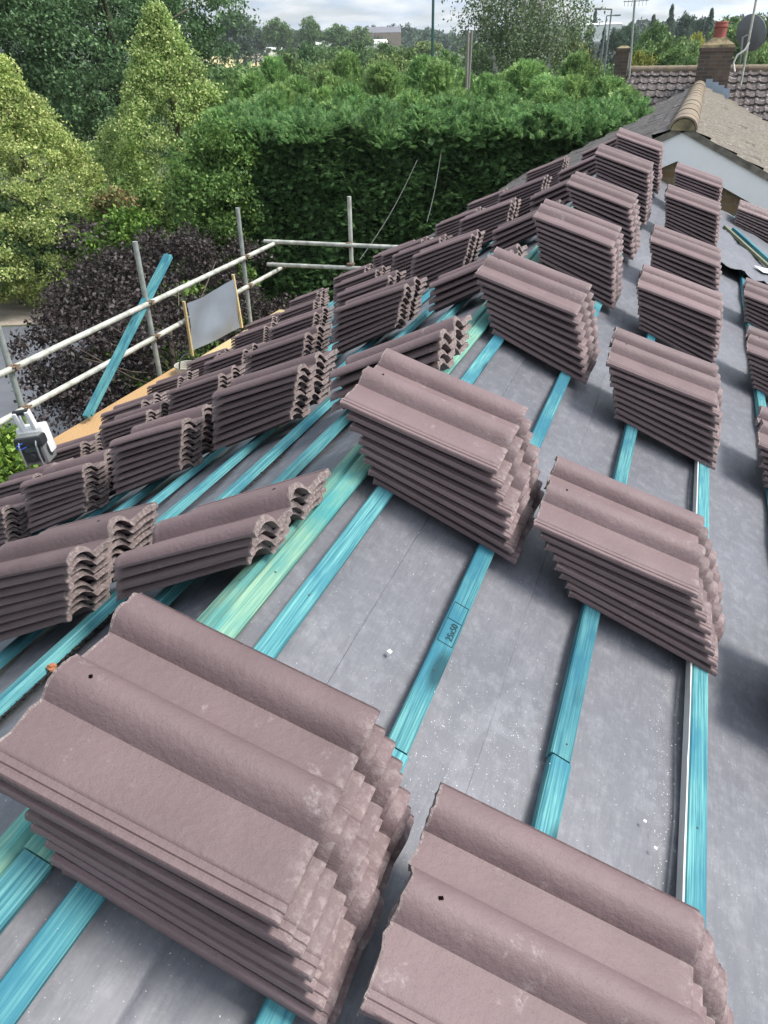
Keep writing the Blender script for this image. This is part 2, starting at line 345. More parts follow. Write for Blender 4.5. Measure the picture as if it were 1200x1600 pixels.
ROOF_M = lichen('pale_lichened_tile', (0.13, 0.105, 0.098), (0.045, 0.036, 0.036), (0.13, 0.12, 0.10), (0.40, 0.37, 0.36), 11, 0.55, 14)
RIDGE_T = lichen('mossy_ridge_tile', (0.27, 0.215, 0.155), (0.16, 0.12, 0.09), (0.27, 0.22, 0.09), (0.34, 0.32, 0.27), 9, 0.6)
ROAD = simple('tarmac', (0.115, 0.12, 0.135), 0.85, 0, 0.2, 2, 0.1)
GROUND = simple('earth_and_grass', (0.075, 0.095, 0.04), 0.95, 0, 0.45, 0.35, 0.2)
PATHM = simple('gravel_drive', (0.34, 0.285, 0.23), 0.95, 0, 0.25, 2.5, 0.2)
FIELD = simple('ripe_field', (0.50, 0.40, 0.19), 0.95, 0, 0.15, 0.06)
DIRT = simple('dirt', (0.02, 0.016, 0.014), 0.95, 0, 0.6, 60)
SAWD = simple('sawdust', (0.58, 0.58, 0.56), 0.9)
ORANGE = simple('orange_crumb', (0.33, 0.13, 0.06), 0.9, 0, 0.3, 60)
TAPE = simple('pale_tape', (.46, .47, .46), .6)
NAIL = simple('nail_head', (.05, .05, .052), .5, .6)
INK = simple('black_ink', (0.01, 0.03, 0.04), 0.8)
def leaf_mat(name, c0, c1, c2, rough=0.6, transl=0.25, clump=0.9, gain=1.0):   # three leaf tones
    m, t, b = new_mat(name); g = N(t, 'ShaderNodeNewGeometry')
    c = ramp(t, g.outputs['Random Per Island'], [(0.0, c0), (0.55, c1), (1.0, c2)]).outputs[0]
    n = noise_node(t, g.outputs['Position'], clump, 3, 0.6)
    hv = N(t, 'ShaderNodeHueSaturation'); mr = N(t, 'ShaderNodeMapRange'); mr.inputs[1].default_value = 0.3; mr.inputs[2].default_value = 0.7; mr.inputs[3].default_value = 0.85 * gain; mr.inputs[4].default_value = 1.55 * gain
    t.links.new(n.outputs['Fac'], mr.inputs[0]); t.links.new(mr.outputs[0], hv.inputs['Value']); t.links.new(c, hv.inputs['Color'])
    oi = N(t, 'ShaderNodeObjectInfo'); mr2 = N(t, 'ShaderNodeMapRange'); mr2.inputs[3].default_value = 0.488; mr2.inputs[4].default_value = 0.512
    t.links.new(oi.outputs['Random'], mr2.inputs[0]); t.links.new(mr2.outputs[0], hv.inputs['Hue'])
    t.links.new(hv.outputs[0], b.inputs['Base Color']); b.inputs['Roughness'].default_value = rough; b.inputs['Specular IOR Level'].default_value = 0.3
    tr = N(t, 'ShaderNodeBsdfTranslucent'); t.links.new(hv.outputs[0], tr.inputs[0]); ms = N(t, 'ShaderNodeMixShader'); ms.inputs[0].default_value = transl
    t.links.new(b.outputs[0], ms.inputs[1]); t.links.new(tr.outputs[0], ms.inputs[2])
    out = t.nodes['Material Output']; t.links.new(ms.outputs[0], out.inputs[0]); return m
L_LIME = leaf_mat('lime_leaf', (0.08, 0.15, 0.035), (0.30, 0.40, 0.12), (0.70, 0.73, 0.34), transl=.42, clump=.7)  # darkest and brightest tones paint in leaf shade and sun highlights
L_OAK = leaf_mat('oak_leaf', (0.042, 0.085, 0.036), (0.085, 0.155, 0.065), (0.16, 0.255, 0.115), transl=.3)
L_CON = leaf_mat('conifer_spray', (0.09, 0.18, 0.06), (0.185, 0.31, 0.105), (0.36, 0.49, 0.18), transl=.35, clump=1.0)
L_HEDGE = leaf_mat('hedge_spray', (0.07, 0.165, 0.06), (0.145, 0.29, 0.105), (0.25, 0.41, 0.15), transl=.5, clump=1.5, gain=.86)
L_BEECH = leaf_mat('purple_leaf', (0.030, 0.022, 0.022), (0.055, 0.043, 0.040), (0.115, 0.092, 0.092), 0.5, 0.12, 1.5, gain=.75)
L_SHRUB = leaf_mat('bright_leaf', (0.05, 0.10, 0.015), (0.10, 0.19, 0.03), (0.20, 0.31, 0.06))
L_IVY = leaf_mat('shrub_leaf', (0.045, 0.09, 0.02), (0.095, 0.17, 0.04), (0.20, 0.27, 0.07))
L_BIRCH = leaf_mat('birch_leaf', (0.075, 0.115, 0.055), (0.12, 0.17, 0.085), (0.21, 0.26, 0.14))
L_MID = leaf_mat('mid_green_leaf', (0.06, 0.11, 0.035), (0.105, 0.18, 0.058), (0.20, 0.29, 0.095), clump=0.5)
L_PALE = leaf_mat('pale_leaf', (0.11, 0.165, 0.06), (0.18, 0.25, 0.09), (0.29, 0.37, 0.14), clump=0.5)
L_YEL = leaf_mat('yellow_leaf', (0.15, 0.17, 0.03), (0.26, 0.28, 0.06), (0.36, 0.38, 0.10), clump=0.5)
L_DARK = leaf_mat('dark_far_leaf', (0.04, 0.07, 0.045), (0.065, 0.105, 0.065), (0.10, 0.15, 0.085), clump=0.3)
INNER = simple('dark_core', (0.035, 0.06, 0.026), 0.95, 0, 0.4, 4)  # dark tone painted for the shaded inside of the hedge

# ------------------------------------------------------------------ ground, road, field
def ground_z(r):
    t = min(max((r - 260) / 640, 0), 1); return 15.0 * t * t * (3 - 2 * t)
V = [(0, 0, 0)]; Fc = []; rings = [6, 12, 25, 50, 100, 180, 260, 330, 400, 480, 560, 640, 740, 900, 1300, 2500]; S = 72
for r in rings:
    for k in range(S):
        a = 2 * math.pi * k / S; V.append((r * math.cos(a), r * math.sin(a), ground_z(r)))
for k in range(S): Fc.append((0, 1 + k, 1 + (k + 1) % S))
for i in range(len(rings) - 1):
    for k in range(S):
        a = 1 + i * S; Fc.append((a + k, a + S + k, a + S + (k + 1) % S, a + (k + 1) % S))
tag(link('ground', mesh_from('ground', V, Fc, GROUND, True)), kind='structure')
def sheet(name, pts, mat, z):
    return tag(link(name, mesh_from(name, [(x, y, z) for x, y in pts], [tuple(range(len(pts)))], mat)), kind='structure')
def gp(px, py):
    d = ray(px, py); p = CAMP + d * (H / -d.z); return (p.x, p.y)
sheet('road', [gp(-260, 760), gp(40, 800), gp(200, 640), gp(300, 560), gp(120, 506), gp(-10, 512), gp(-300, 540)], ROAD, 0.006)
sheet('gravel_drive', [gp(-300, 538), gp(-10, 510), gp(120, 504), gp(230, 470), gp(110, 452), gp(-20, 462), gp(-300, 480)], PATHM, 0.010)
# ripe field far away, draped on the slope
V = []; Fc = []; k = 0
a0 = math.atan2(ray(322, 90).y, ray(322, 90).x); a1 = math.atan2(ray(470, 90).y, ray(470, 90).x)
for i in range(9):
    r = 330 + i * 34
    for j in range(9):
        a = a0 + (a1 - a0) * j / 8; V.append((r * math.cos(a), r * math.sin(a), ground_z(r) + 0.25))
for i in range(8):
    for j in range(8): Fc.append((i * 9 + j, i * 9 + j + 1, (i + 1) * 9 + j + 1, (i + 1) * 9 + j))
tag(link('field', mesh_from('field', V, Fc, FIELD, True)), kind='structure')

# ------------------------------------------------------------------ our house
Y0, Y1 = -2.6, 9.74
house = empty('house', (-0.69, 3.1, 0), 'house being reroofed, grey underlay and blue battens open under the tile stacks', 'house')
EL, ER = 4.95, 2.75                        # eave distances along each slope
eL = ll(EL, 0, -0.03); eR = rr(ER, 0, -0.03)
mb = MB(); zt = eL.z - 0.1; ztr = eR.z - 0.1
xL, xR = eL.x + 0.25, eR.x - 0.25
ridge_in = AP - Vector((0, 0, 0.12))
def gable_prism(ya, yb):
    vs = []
    for y in (ya, yb):
        vs += [(xL, y * U, 0), (xR, y * U, 0), (xR, y * U, ztr), (ridge_in.x, y * U, ridge_in.z), (xL, y * U, zt)]
    return vs, [(0, 1, 2, 3, 4), (9, 8, 7, 6, 5), (0, 5, 6, 1), (1, 6, 7, 2), (2, 7, 8, 3), (3, 8, 9, 4), (4, 9, 5, 0)]
mb.add(*gable_prism(Y0 + 0.1, Y1 - 0.02)); mb.build('wall', BRICK_W, house)
# underlay sheets: laps, sag between rafters
def underlay(fn, d0, d1, laps, seed, ya=Y0, yb=Y1, sag=0.010, jog=None):
    ds = []; d = d0
    while d < d1: ds.append(d); d += 0.045
    ds.append(d1)
    for q in laps: ds += [q - 0.001, q + 0.001]
    ds = sorted(ds); ny = int((yb - ya) / 0.09); V = []; Fc = []
    for d in ds:
        lap = 0.0
        for q in laps:
            if d > q and d < q + 0.6: lap = max(lap, 0) 
        step = -0.0035 * sum(1 for q in laps if d > q)
        for j in range(ny + 1):
            y = ya + (yb - ya) * j / ny
            raf = -sag * (0.5 - 0.5 * math.cos(2 * math.pi * y / 0.6))
            nz_ = noise.noise(Vector((d * 2.5 + seed, y * 1.1, 0))) * 0.006 + noise.noise(Vector((d * 9 + seed, y * 2.2, 4))) * 0.0045
            V.append(fn(d, y, -0.031 + raf + step + nz_))
    n = ny + 1
    for i in range(len(ds) - 1):
        for j in range(ny):
            f = (i * n + j, i * n + j + 1, (i + 1) * n + j + 1, (i + 1) * n + j); Fc.append(f)
    return V, Fc
V, Fc = underlay(rr, -1.165, ER, [-0.885, -0.52, 0.58, 1.7], 3.1)
V2, F2 = underlay(ll, 0.0, EL, [0.45, 1.45, 2.45, 3.45, 4.2], 9.7)
mb = MB(); mb.add(V, [f for f in Fc]); mb.add(V2, [tuple(reversed(f)) for f in F2]); mem = mb.build('roof_membrane', MEMB, house, True, 60)
# battens
def batten(fn, dc, ya, yb, mat, wd=0.0445, hh=0.024, dy=0.0, name='batten'):
    L = (yb - ya) * U; mb = MB(); nseg = max(2, int(L / 0.3)); vs = []; fs = []
    sec = [(-wd / 2, -hh), (-wd / 2, -0.003), (-wd / 2 + 0.003, 0), (wd / 2 - 0.003, 0), (wd / 2, -0.003), (wd / 2, -hh)]
    bow = random.uniform(-0.004, 0.004); ph = random.uniform(0, 50)
    o = fn(dc, (ya + yb) / 2, 0); sl = (fn(1, 0, 0) - fn(0, 0, 0)).normalized(); nn = (fn(0, 0, 1) - fn(0, 0, 0)).normalized()
    Rm = Matrix((sl, YV * (1 if sl.x > 0 else -1), nn)).transposed()
    for i in range(nseg + 1):
        t = i / nseg; y = -L / 2 + L * t; b = bow * math.sin(math.pi * t) + dy * (t - 0.5) + .0015 * noise.noise(Vector((t * L * 1.7, ph, 0)))
        for q, (u, z) in enumerate(sec):
            e = 0.003 * noise.noise(Vector((u * 90, z * 90, ph + i))) if i in (0, nseg) else 0
            vs.append(Vector((u + b + .0008 * noise.noise(Vector((t * L * 6, q * 3.3, ph))), y + e, z + 0.001 * noise.noise(Vector((t * L * 2, 7, ph))))))
    k = len(sec)
    for i in range(nseg):
        for j in range(k): fs.append((i * k + j, i * k + (j + 1) % k, (i + 1) * k + (j + 1) % k, (i + 1) * k + j))
    fs.append(tuple(range(k - 1, -1, -1))); fs.append(tuple(nseg * k + j for j in range(k)))
    fs = [tuple(reversed(f)) for f in fs]; fm = [0] * len(fs)
    # nail heads over each rafter
    yw = math.ceil((ya * U) / .53) * .53
    while yw < yb * U - .02:
        y = yw - (ya + yb) / 2 * U; c = Vector((random.uniform(-.009, .009), y + random.uniform(-.01, .01), .0012)); q = len(vs)
        vs += [c + Vector((.0022 * math.cos(a), .0022 * math.sin(a), 0)) for a in np.linspace(0, 2 * math.pi, 8, endpoint=False)]
        fs.append(tuple(q + j for j in range(8))); fm.append(1); yw += .53
    me = mesh_from(name, vs, fs, [mat, NAIL], fm=fm)
    ob = bpy.data.objects.new(name, me); COL.objects.link(ob); ob.parent = house
    ob.matrix_basis = Matrix.Translation(o - Vector(house.location)) @ Rm.to_4x4()
    return ob
def batten_row(fn, dc, joints, mats, skew=0.0):
    ys = [Y0 + 0.05] + joints + [Y1 - 0.06]
    for k in range(len(ys) - 1):
        batten(fn, dc + random.uniform(-0.003, 0.003), ys[k] + 0.0015, ys[k + 1] - 0.0015, mats[k % len(mats)], dy=skew if k else 0.012)
G = 0.335
batten_row(rr, -1.125, [0.42, 4.6], [BLUE, GREEN, GREEN])
batten_row(rr, -3 * G - 0.025, [0.50, 4.5, 8.2], [BLUE])
batten_row(rr, -2 * G - 0.025, [0.93, 5.0], [BLUE])
batten_row(rr, -1 * G - 0.025, [1.14, 5.6], [BLUE])
batten_row(rr, -0.022, [-0.4, 3.9, 7.6], [BLUE])
for k in range(1, 8): batten_row(rr, k * G - 0.015, [random.uniform(-1, 1.5), random.uniform(4, 6)], [BLUE])
LB = [0.03, 0.328, 0.615, 0.94, 1.29, 1.61]
while LB[-1] < EL - 0.25: LB.append(LB[-1] + 0.325)
for k, d in enumerate(LB): batten_row(ll, d, [random.uniform(0.2, 1.6), random.uniform(4, 6.4)], [GREEN] if k == 0 else [BLUE])
# lifted paper edge along the fifth batten
mb = MB(); vs = []; fs = []; n = 60
for i in range(n + 1):
    y = 0.7 + 2.6 * i / n; wv = 0.0025 + 0.003 * noise.noise(Vector((y * 3, 0, 1)))
    if 1.35 < y < 1.6: wv *= 0.3
    vs += [rr(-0.047 - wv * 0.1, y, -0.022), rr(-0.048 - wv, y, 0.0025), rr(-0.0455, y, 0.002)]
for i in range(n): fs += [(i * 3, i * 3 + 3, i * 3 + 4, i * 3 + 1), (i * 3 + 1, i * 3 + 4, i * 3 + 5, i * 3 + 2)]
mb.add(vs, fs); mb.build('lifted_tape', TAPE, house)
# stamp on a batten
tcu = bpy.data.curves.new('stamp', 'FONT'); tcu.body = '25x50'; tcu.size = 0.022; tcu.extrude = 0.0001
to = bpy.data.objects.new('stamp_text', tcu); COL.objects.link(to)
bpy.context.view_layer.update(); dg = bpy.context.evaluated_depsgraph_get(); me = bpy.data.meshes.new_from_object(to.evaluated_get(dg)); me.materials.append(INK)
bpy.data.objects.remove(to)
st = bpy.data.objects.new('stamp', me); COL.objects.link(st); st.parent = house
st.matrix_basis = Matrix.Translation(rr(-2 * G - 0.012, 1.275, 0.0014) - Vector(house.location)) @ Matrix((YV, -SR, NR)).transposed().to_4x4()
mb = MB()
for (a, b_) in (((-.045, 1.26), (-.045, 1.41)), ((-.005, 1.26), (-.005, 1.41)), ((-.045, 1.26), (-.005, 1.26)), ((-.045, 1.345), (-.005, 1.345)), ((-.045, 1.41), (-.005, 1.41))):
    mb.tube([rr(-2 * G + a[0], a[1], 0.001), rr(-2 * G + b_[0], b_[1], 0.001)], 0.0006, 4)
mb.build('stamp_frame', INK, house)
# gutter board along left eave and gable upstand
mb = MB(); mb.box(((eL.x - 0.012), (Y0 + Y1) / 2 * U, eL.z - 0.09), (0.022, (Y1 - Y0) * U, 0.18)); mb.build('fascia_board', WHITEP, house); mb = MB(); mb.box(((eR.x + 0.012), (Y0 + Y1) / 2 * U, eR.z - 0.09), (0.022, (Y1 - Y0) * U, 0.18))
mb.build('fascia_board', WHITEP, house)

# sawdust, dirt and a broken crumb on the underlay
P = []; rs = random.Random(5)
def fleck(p, u, v, n, s):
    a = rs.uniform(0, 6.28); e1 = (u * math.cos(a) + v * math.sin(a)) * s; e2 = (v * math.cos(a) - u * math.sin(a)) * s * rs.uniform(.3, .8)
    t = n * s * rs.uniform(0, .6)
    P.append([p - e1 - e2, p + e1 - e2 + t, p + e1 + e2 + t, p - e1 + e2])
for (dc, yc, n_, sd_, sy) in [(-.60, 1.0, 300, .06, .16), (-.55, .9, 200, .10, .15), (-.44, 1.12, 260, .03, .14), (-.10, 1.5, 260, .022, .30), (-.08, 1.15, 160, .02, .15), (-1.0, 0.45, 80, .04, .1), (-.75, 1.7, 120, .1, .4), (-.2, 1.9, 90, .12, .3), (-.3, .9, 120, .2, .3), (-.83, 1.5, 90, .08, .5), (0.2, 1.7, 40, .2, .6)]:
    for i in range(int(n_ * .75)):
        d, y = rs.gauss(dc, sd_), rs.gauss(yc, sy)
        k = min((abs(d - q) for q in (-3 * G - .025, -2 * G - .025, -G - .025, -.022)))
        if k < .026 and rs.random() < .85: continue
        h = 0.002 if k < .026 else -0.0235
        fleck(rr(d, y, h), SR, YV, NR, rs.choice([.0004, .0005, .0006, .0010]))
for (d, y, s) in [(-.80, 1.17, .006), (-.86, .52, .0065), (-.13, 1.13, .004), (-.10, 1.08, .004), (-.9, .9, .003)]:
    P.append([rr(d - s, y - s * .6, -.022), rr(d + s * .7, y - s, -.021), rr(d + s, y + s * .7, -.021), rr(d - s * .6, y + s, -.022)])
tag(link('sawdust', quads_mesh('sawdust', np.array([[list(q) for q in f] for f in P]), SAWD)), 'pale sawdust flecks scattered on the grey underlay beside the blue battens', 'sawdust', kind='stuff')
P = []
for i in range(1500):
    y = rs.uniform(0.72, 1.35) if i < 1200 else rs.uniform(1.7, 2.2)
    d = 0.583 - abs(rs.gauss(0, .007)); fleck(ll(d, y, -0.030 + rs.uniform(0, .007)), SL, YV, NL, rs.uniform(.002, .0045))
tag(link('dirt', quads_mesh('dirt', np.array([[list(q) for q in f] for f in P]), DIRT)), 'dark crumbs of dirt gathered along a left slope batten', 'dirt', kind='stuff')
bm = bmesh.new(); bmesh.ops.create_icosphere(bm, subdivisions=2, radius=0.009)
for v in bm.verts: v.co *= 1 + 0.7 * noise.noise(v.co * 130)
me = bpy.data.meshes.new('brick_crumb'); bm.to_mesh(me); bm.free(); me.materials.append(ORANGE)
tag(link('brick_crumb', me, loc=ll(0.572, 0.945, -0.018)), 'small orange brick crumb in the dirt beside a left slope batten', 'rubble')

# ------------------------------------------------------------------ roof tiles
def tile_profile():
    pts = [(0.0, 0.0085), (0.0022, 0.0112), (0.009, 0.0118), (0.0102, 0.0096), (0.0132, 0.0096), (0.0144, 0.0120), (0.024, 0.0122), (0.0254, 0.0140), (0.030, 0.0150)]
    for y in (0.05, 0.07, 0.09, 0.104): pts.append((y, 0.0150))
    def roll(c, hw, zb, n):
        o = []
        for i in range(1, n + 1):
            u = -1 + 2 * i / (n + 1); o.append((c + hw * u, zb + 0.0330 * (max(0, 1 - abs(u) ** 2.2)) ** 0.72))
        return o
    pts += [(0.1085, 0.0158)] + roll(0.150, 0.0395, 0.0155, 11) + [(0.1915, 0.0158)]
    for y in (0.196, 0.215, 0.235, 0.246): pts.append((y, 0.0150))
    pts += [(0.2505, 0.0158)] + [q for q in roll(0.290, 0.0395, 0.0155, 11) if q[0] < 0.2905] + [(0.290 + 0.0395 * u, 0.0155 + 0.0330 * (1 - u ** 3) ** 0.6) for u in (.2, .36, .5, .62, .72, .80, .87)] + [(0.3262, 0.0350), (0.3268, 0.0330)]
    return pts
PROF = tile_profile()
def tile_mesh(seed):
    rn = random.Random(seed); pr = PROF; M = len(pr); off = Vector((seed * 3.1, 0, 0))
    xs = [0.0, 0.004, 0.012, 0.024, 0.06, 0.15, 0.27, 0.37, 0.404, 0.412, 0.417, 0.42]
    vs = []; fs = []; fm = []
    bow = rn.uniform(-0.002, 0.002); tw = rn.uniform(-0.002, 0.002)
    for i, x in enumerate(xs):
        for side in (0, 1):
            for j, (y, z) in enumerate(pr):
                th = 0.0105 if y > 0.03 else 0.0125
                zz = z; zb = max(z - th, 0.0) if y < 0.3260 else z - 0.004
                if y > 0.31: zb = max(zb, 0.0290)
                # rounded tail nose
                if x > 0.413: zz -= (x - 0.413) ** 2 * 55
                if x < 0.02:
                    thick = (0.02 - x) / 0.02; zb -= 0.0072 * thick * (0.75 + 0.5 * noise.noise(Vector((y * 40, x * 60, seed)) ))
                    zz += 0.0022 * thick * noise.noise(Vector((y * 70, x * 90, seed + 9.0)))
                xx = x
                if x < 0.013:
                    k = 1 if x == 0 else (0.8 if x < 0.005 else 0.35)
                    xx += k * (0.0055 * noise.noise(Vector((y * 28, side * 1.5, seed))) + 0.0045 * noise.noise(Vector((y * 95, side * 2.5, seed + 5))))
                if x > 0.411: xx += 0.0012 * noise.noise(Vector((y * 60, side * 1.3, seed + 3)))
                b = bow * math.sin(math.pi * x / 0.42) + tw * (x / 0.42 - .5) * (y / 0.33 - .5)
                yy = y
                if j == 0: yy += 0.0012 * noise.noise(Vector((x * 60, side, seed + 7.0)))
                vs.append((xx, yy, (zz if side == 0 else min(zb, zz - 0.003)) + b))
    n = 2 * M
    for i in range(len(xs) - 1):
        raw = 1 if xs[i] < 0.003 else 0
        a = i * n; c = a + n
        for j in range(M - 1):
            fs.append((a + j, c + j, c + j + 1, a + j + 1)); fm.append(raw)
            fs.append((a + M + j, a + M + j + 1, c + M + j + 1, c + M + j)); fm.append(raw)
        fs.append((a, a + M, c + M, c)); fm.append(raw)
        fs.append((a + M - 1, c + M - 1, c + 2 * M - 1, a + 2 * M - 1)); fm.append(raw)
    for j in range(M - 1):
        fs.append((j, j + 1, M + j + 1, M + j)); fm.append(1)
        e = (len(xs) - 1) * n; fs.append((e + j, e + M + j, e + M + j + 1, e + j + 1)); fm.append(0)
    # hanging nibs under the head
    for yc in (0.075, 0.222):
        o = len(vs); hz = 0.0075
        for dx_ in (0.012, 0.030):
            for dy_ in (-0.016, 0.016):
                for z in (0.0060, 0.0060 - hz): vs.append((dx_ + (0.003 if z < 0 and dx_ > 0.02 else 0), yc + dy_ * (0.85 if z < 0 else 1), z))
        for f in [(0, 1, 3, 2), (4, 6, 7, 5), (0, 4, 5, 1), (2, 3, 7, 6), (1, 5, 7, 3)]: fs.append(tuple(k + o for k in f)); fm.append(0)
    # nail hole near the head of the middle roll
    o = len(vs); cy, cx = 0.150, 0.047 + rn.uniform(-.003, .003); zt = 0.0562 + bow * math.sin(math.pi * cx / .42)
    for k in range(10):
        a = 2 * math.pi * k / 10; rx = 0.0033 * (1 + 0.3 * rn.uniform(-1, 1)); u = (0.0042 * math.sin(a)) / 0.0395
        vs.append((cx + rx * math.cos(a), cy + rx * math.sin(a), 0.0155 + 0.0330 * (1 - abs(u) ** 2.2) ** 0.72 + 0.0009 + bow * math.sin(math.pi * cx / .42)))
    fs.append(tuple(o + k for k in range(10))); fm.append(2)
    # a pimple of spilt slurry
    for q in range(rn.randint(0, 2)):
        o = len(vs); px, py = rn.uniform(.1, .38), rn.choice([.05, .08, .22]); 
        r = rn.uniform(.0025, .004)
        for k in range(6): vs.append((px + r * math.cos(k * 1.047), py + r * math.sin(k * 1.047), 0.0150))
        vs.append((px, py, 0.0178)); 
        for k in range(6): fs.append((o + k, o + (k + 1) % 6, o + 6)); fm.append(0)
    me = mesh_from('roof_tile', vs, fs, [TILE, RAW, HOLE], True, fm, 42)
    return me
TILES = [tile_mesh(k) for k in range(7)]
ORD = ['nearest', 'second-nearest', 'third-nearest', 'fourth-nearest', 'fifth-nearest', 'sixth-nearest', 'seventh-nearest', 'eighth-nearest', 'ninth-nearest']
CNT = ['topmost', 'second down', 'third down', 'fourth down', 'fifth down', 'sixth down', 'seventh down', 'eighth down', 'ninth down', 'tenth down', 'eleventh down', 'twelfth down', 'thirteenth down', 'fourteenth down']
# side, row, d of top head, Y, height of top tile, number, shift of the bottom tile, yaw
STK = [('R', 1, -1.108, 0.376, 0.140, 8, 1.1), ('R', 1, -1.124, 1.505, 0.152, 8, 0.3), ('R', 1, -1.126, 2.782, 0.161, 8, -0.2), ('R', 1, -1.122, 3.813, 0.197, 9, 0.8), ('R', 1, -1.134, 4.940, 0.191, 9, -1.0), ('R', 1, -1.134, 6.044, 0.255, 10, 0.8),
       ('R', 1, -1.136, 7.558, 0.250, 10, 2.0), ('R', 2, -0.553, 0.386, 0.117, 7, 1.1), ('R', 2, -0.564, 1.516, 0.120, 8, 1.6), ('R', 2, -0.530, 2.644, 0.156, 9, 3.2), ('R', 2, -0.512, 3.757, 0.159, 8, 1.0), ('R', 2, -0.529, 4.658, 0.187, 9, 1.6),
       ('R', 2, -0.535, 6.190, 0.210, 9, 1.1), ('R', 2, -0.527, 7.356, 0.241, 10, 1.2), ('R', 3, 0.095, 1.460, 0.127, 7, -1.0), ('R', 3, 0.120, 2.778, 0.117, 7, -1.2), ('R', 3, 0.107, 3.816, 0.127, 8, -0.5), ('R', 3, 0.143, 4.939, 0.117, 7, -1.2),
       ('R', 3, 0.182, 8.013, 0.140, 8, -2.0), ('W', 0, -0.077, 1.002, 0.052, 4, 0.6), ('W', 0, -0.151, 2.052, 0.082, 4, 0.9), ('W', 0, -0.071, 3.349, 0.079, 4, 0.1), ('W', 0, -0.041, 4.721, 0.079, 4, 0.1), ('W', 0, -0.057, 5.897, 0.098, 4, 0.1),
       ('W', 0, 0.010, 7.521, 0.101, 4, -0.0), ('W', 0, 0.035, 9.238, 0.105, 4, -0.2), ('L', 1, 0.433, 0.967, 0.133, 8, 2.5), ('L', 1, 0.470, 2.210, 0.144, 8, -0.1), ('L', 1, 0.477, 3.381, 0.146, 8, -0.2), ('L', 1, 0.486, 4.655, 0.146, 8, -0.1),
       ('L', 1, 0.461, 5.737, 0.170, 8, -0.1), ('L', 1, 0.414, 6.855, 0.170, 8, -0.1), ('L', 1, 0.507, 8.525, 0.192, 9, -0.2), ('L', 2, 1.011, 2.118, 0.153, 8, 0.3), ('L', 2, 1.101, 3.355, 0.146, 8, -0.3), ('L', 2, 1.100, 4.610, 0.148, 8, -0.1),
       ('L', 2, 1.042, 5.622, 0.171, 8, -0.1), ('L', 2, 1.102, 6.966, 0.190, 9, -0.3), ('L', 2, 1.125, 8.193, 0.193, 9, -0.4), ('L', 3, 1.578, 2.052, 0.163, 8, 1.2), ('L', 3, 1.764, 3.366, 0.151, 8, -0.2), ('L', 3, 1.770, 4.651, 0.147, 8, -0.2),
       ('L', 3, 1.670, 5.675, 0.172, 8, -0.1), ('L', 3, 1.499, 6.436, 0.193, 9, 0.0), ('L', 3, 1.859, 7.024, 0.200, 9, -0.3), ('L', 4, 2.105, 1.978, 0.149, 8, -0.2), ('L', 4, 2.263, 3.212, 0.158, 8, 0.4), ('L', 4, 2.569, 4.759, 0.132, 7, -0.2),
       ('L', 4, 2.487, 5.935, 0.168, 8, -0.1), ('L', 4, 2.673, 7.579, 0.175, 8, -0.3), ('L', 5, 2.805, 2.705, 0.152, 8, -0.4), ('L', 5, 2.919, 3.213, 0.160, 8, -0.0), ('L', 5, 2.856, 3.802, 0.189, 9, 1.2), ('L', 5, 3.131, 5.979, 0.169, 8, -0.2),
       ('L', 5, 3.582, 7.966, 0.169, 8, -0.2), ('L', 6, 3.800, 5.308, 0.146, 7, -0.5), ('L', 6, 3.775, 5.950, 0.147, 8, 0.0), ('L', 6, 3.910, 7.346, 0.171, 8, -0.2)]
ROWN = {('R', 1): "the right slope's ridge row", ('R', 2): "the right slope's middle row", ('R', 3): "the right slope's outer row", ('W', 0): 'the low ridge-top row',
        ('L', 1): "the left slope's first row", ('L', 2): "the left slope's second row", ('L', 3): "the left slope's third row", ('L', 4): "the left slope's fourth row", ('L', 5): "the left slope's fifth row", ('L', 6): "the left slope's lowest row"}
def tile_matrix(side, d, y, h, rel, yaw):       # d, y, h in metres
    if side == 'R':
        th = PHR - rel; s = Vector((math.cos(th), 0, -math.sin(th))); n = Vector((math.sin(th), 0, math.cos(th))); v = YV.copy(); o = rm(d, y, h)
    else:
        th = PHL - rel; s = Vector((-math.cos(th), 0, -math.sin(th))); n = Vector((-math.sin(th), 0, math.cos(th))); v = -YV; o = lm(d, y + 0.33, h)
    c, k = math.cos(yaw), math.sin(yaw); s2 = s * c + v * k; v2 = v * c - s * k
    m = Matrix((s2, v2, n)).transposed().to_4x4(); m.translation = o; return m
cand = []; rowcount = {}
rt = random.Random(11)
for (side, row, dt, y, ht, n, yaw) in STK:
    si = rowcount.get((side, row), 0); rowcount[(side, row)] = si + 1
    shift = {'W': 0.05, 'L': 0.13}[side] if side != 'R' else {1: -0.967, 2: -0.392, 3: 0.243}[row] - dt
    relmax = R_(6.9) if side == 'R' else (R_(6.0) if side == 'L' else R_(3.0))
    n = max(n, round(ht / .0205) + 1) if side != 'W' else n
    for i in range(n):
        t = i / (n - 1); lean = (1 - t) ** 0.9 if side == 'R' else (1 - t)
        jd, jy = rt.gauss(0, 0.0030), rt.gauss(0, 0.0030)
        if i == n - 1: jd = jy = 0
        M = tile_matrix('R' if side == 'R' else 'L', dt + shift * lean + jd, y + jy - 0, ht * t + 0.0005, relmax * t, R_(yaw) + rt.gauss(0, 0.005) * (i < n - 1))
        pos = M @ Vector((.21, .16, .02)); dist = (pos - CAMP).length
        k = n - 1 - i                      # counted from the top
        hid = (side == 'L' and row >= 2 and k > 4)
        cand.append((dist + (50 if hid else 0), M, side, row, si, k))
cand.sort(key=lambda c: c[0])
rest_v = []; rest_f = []; rest_m = []; TM = None
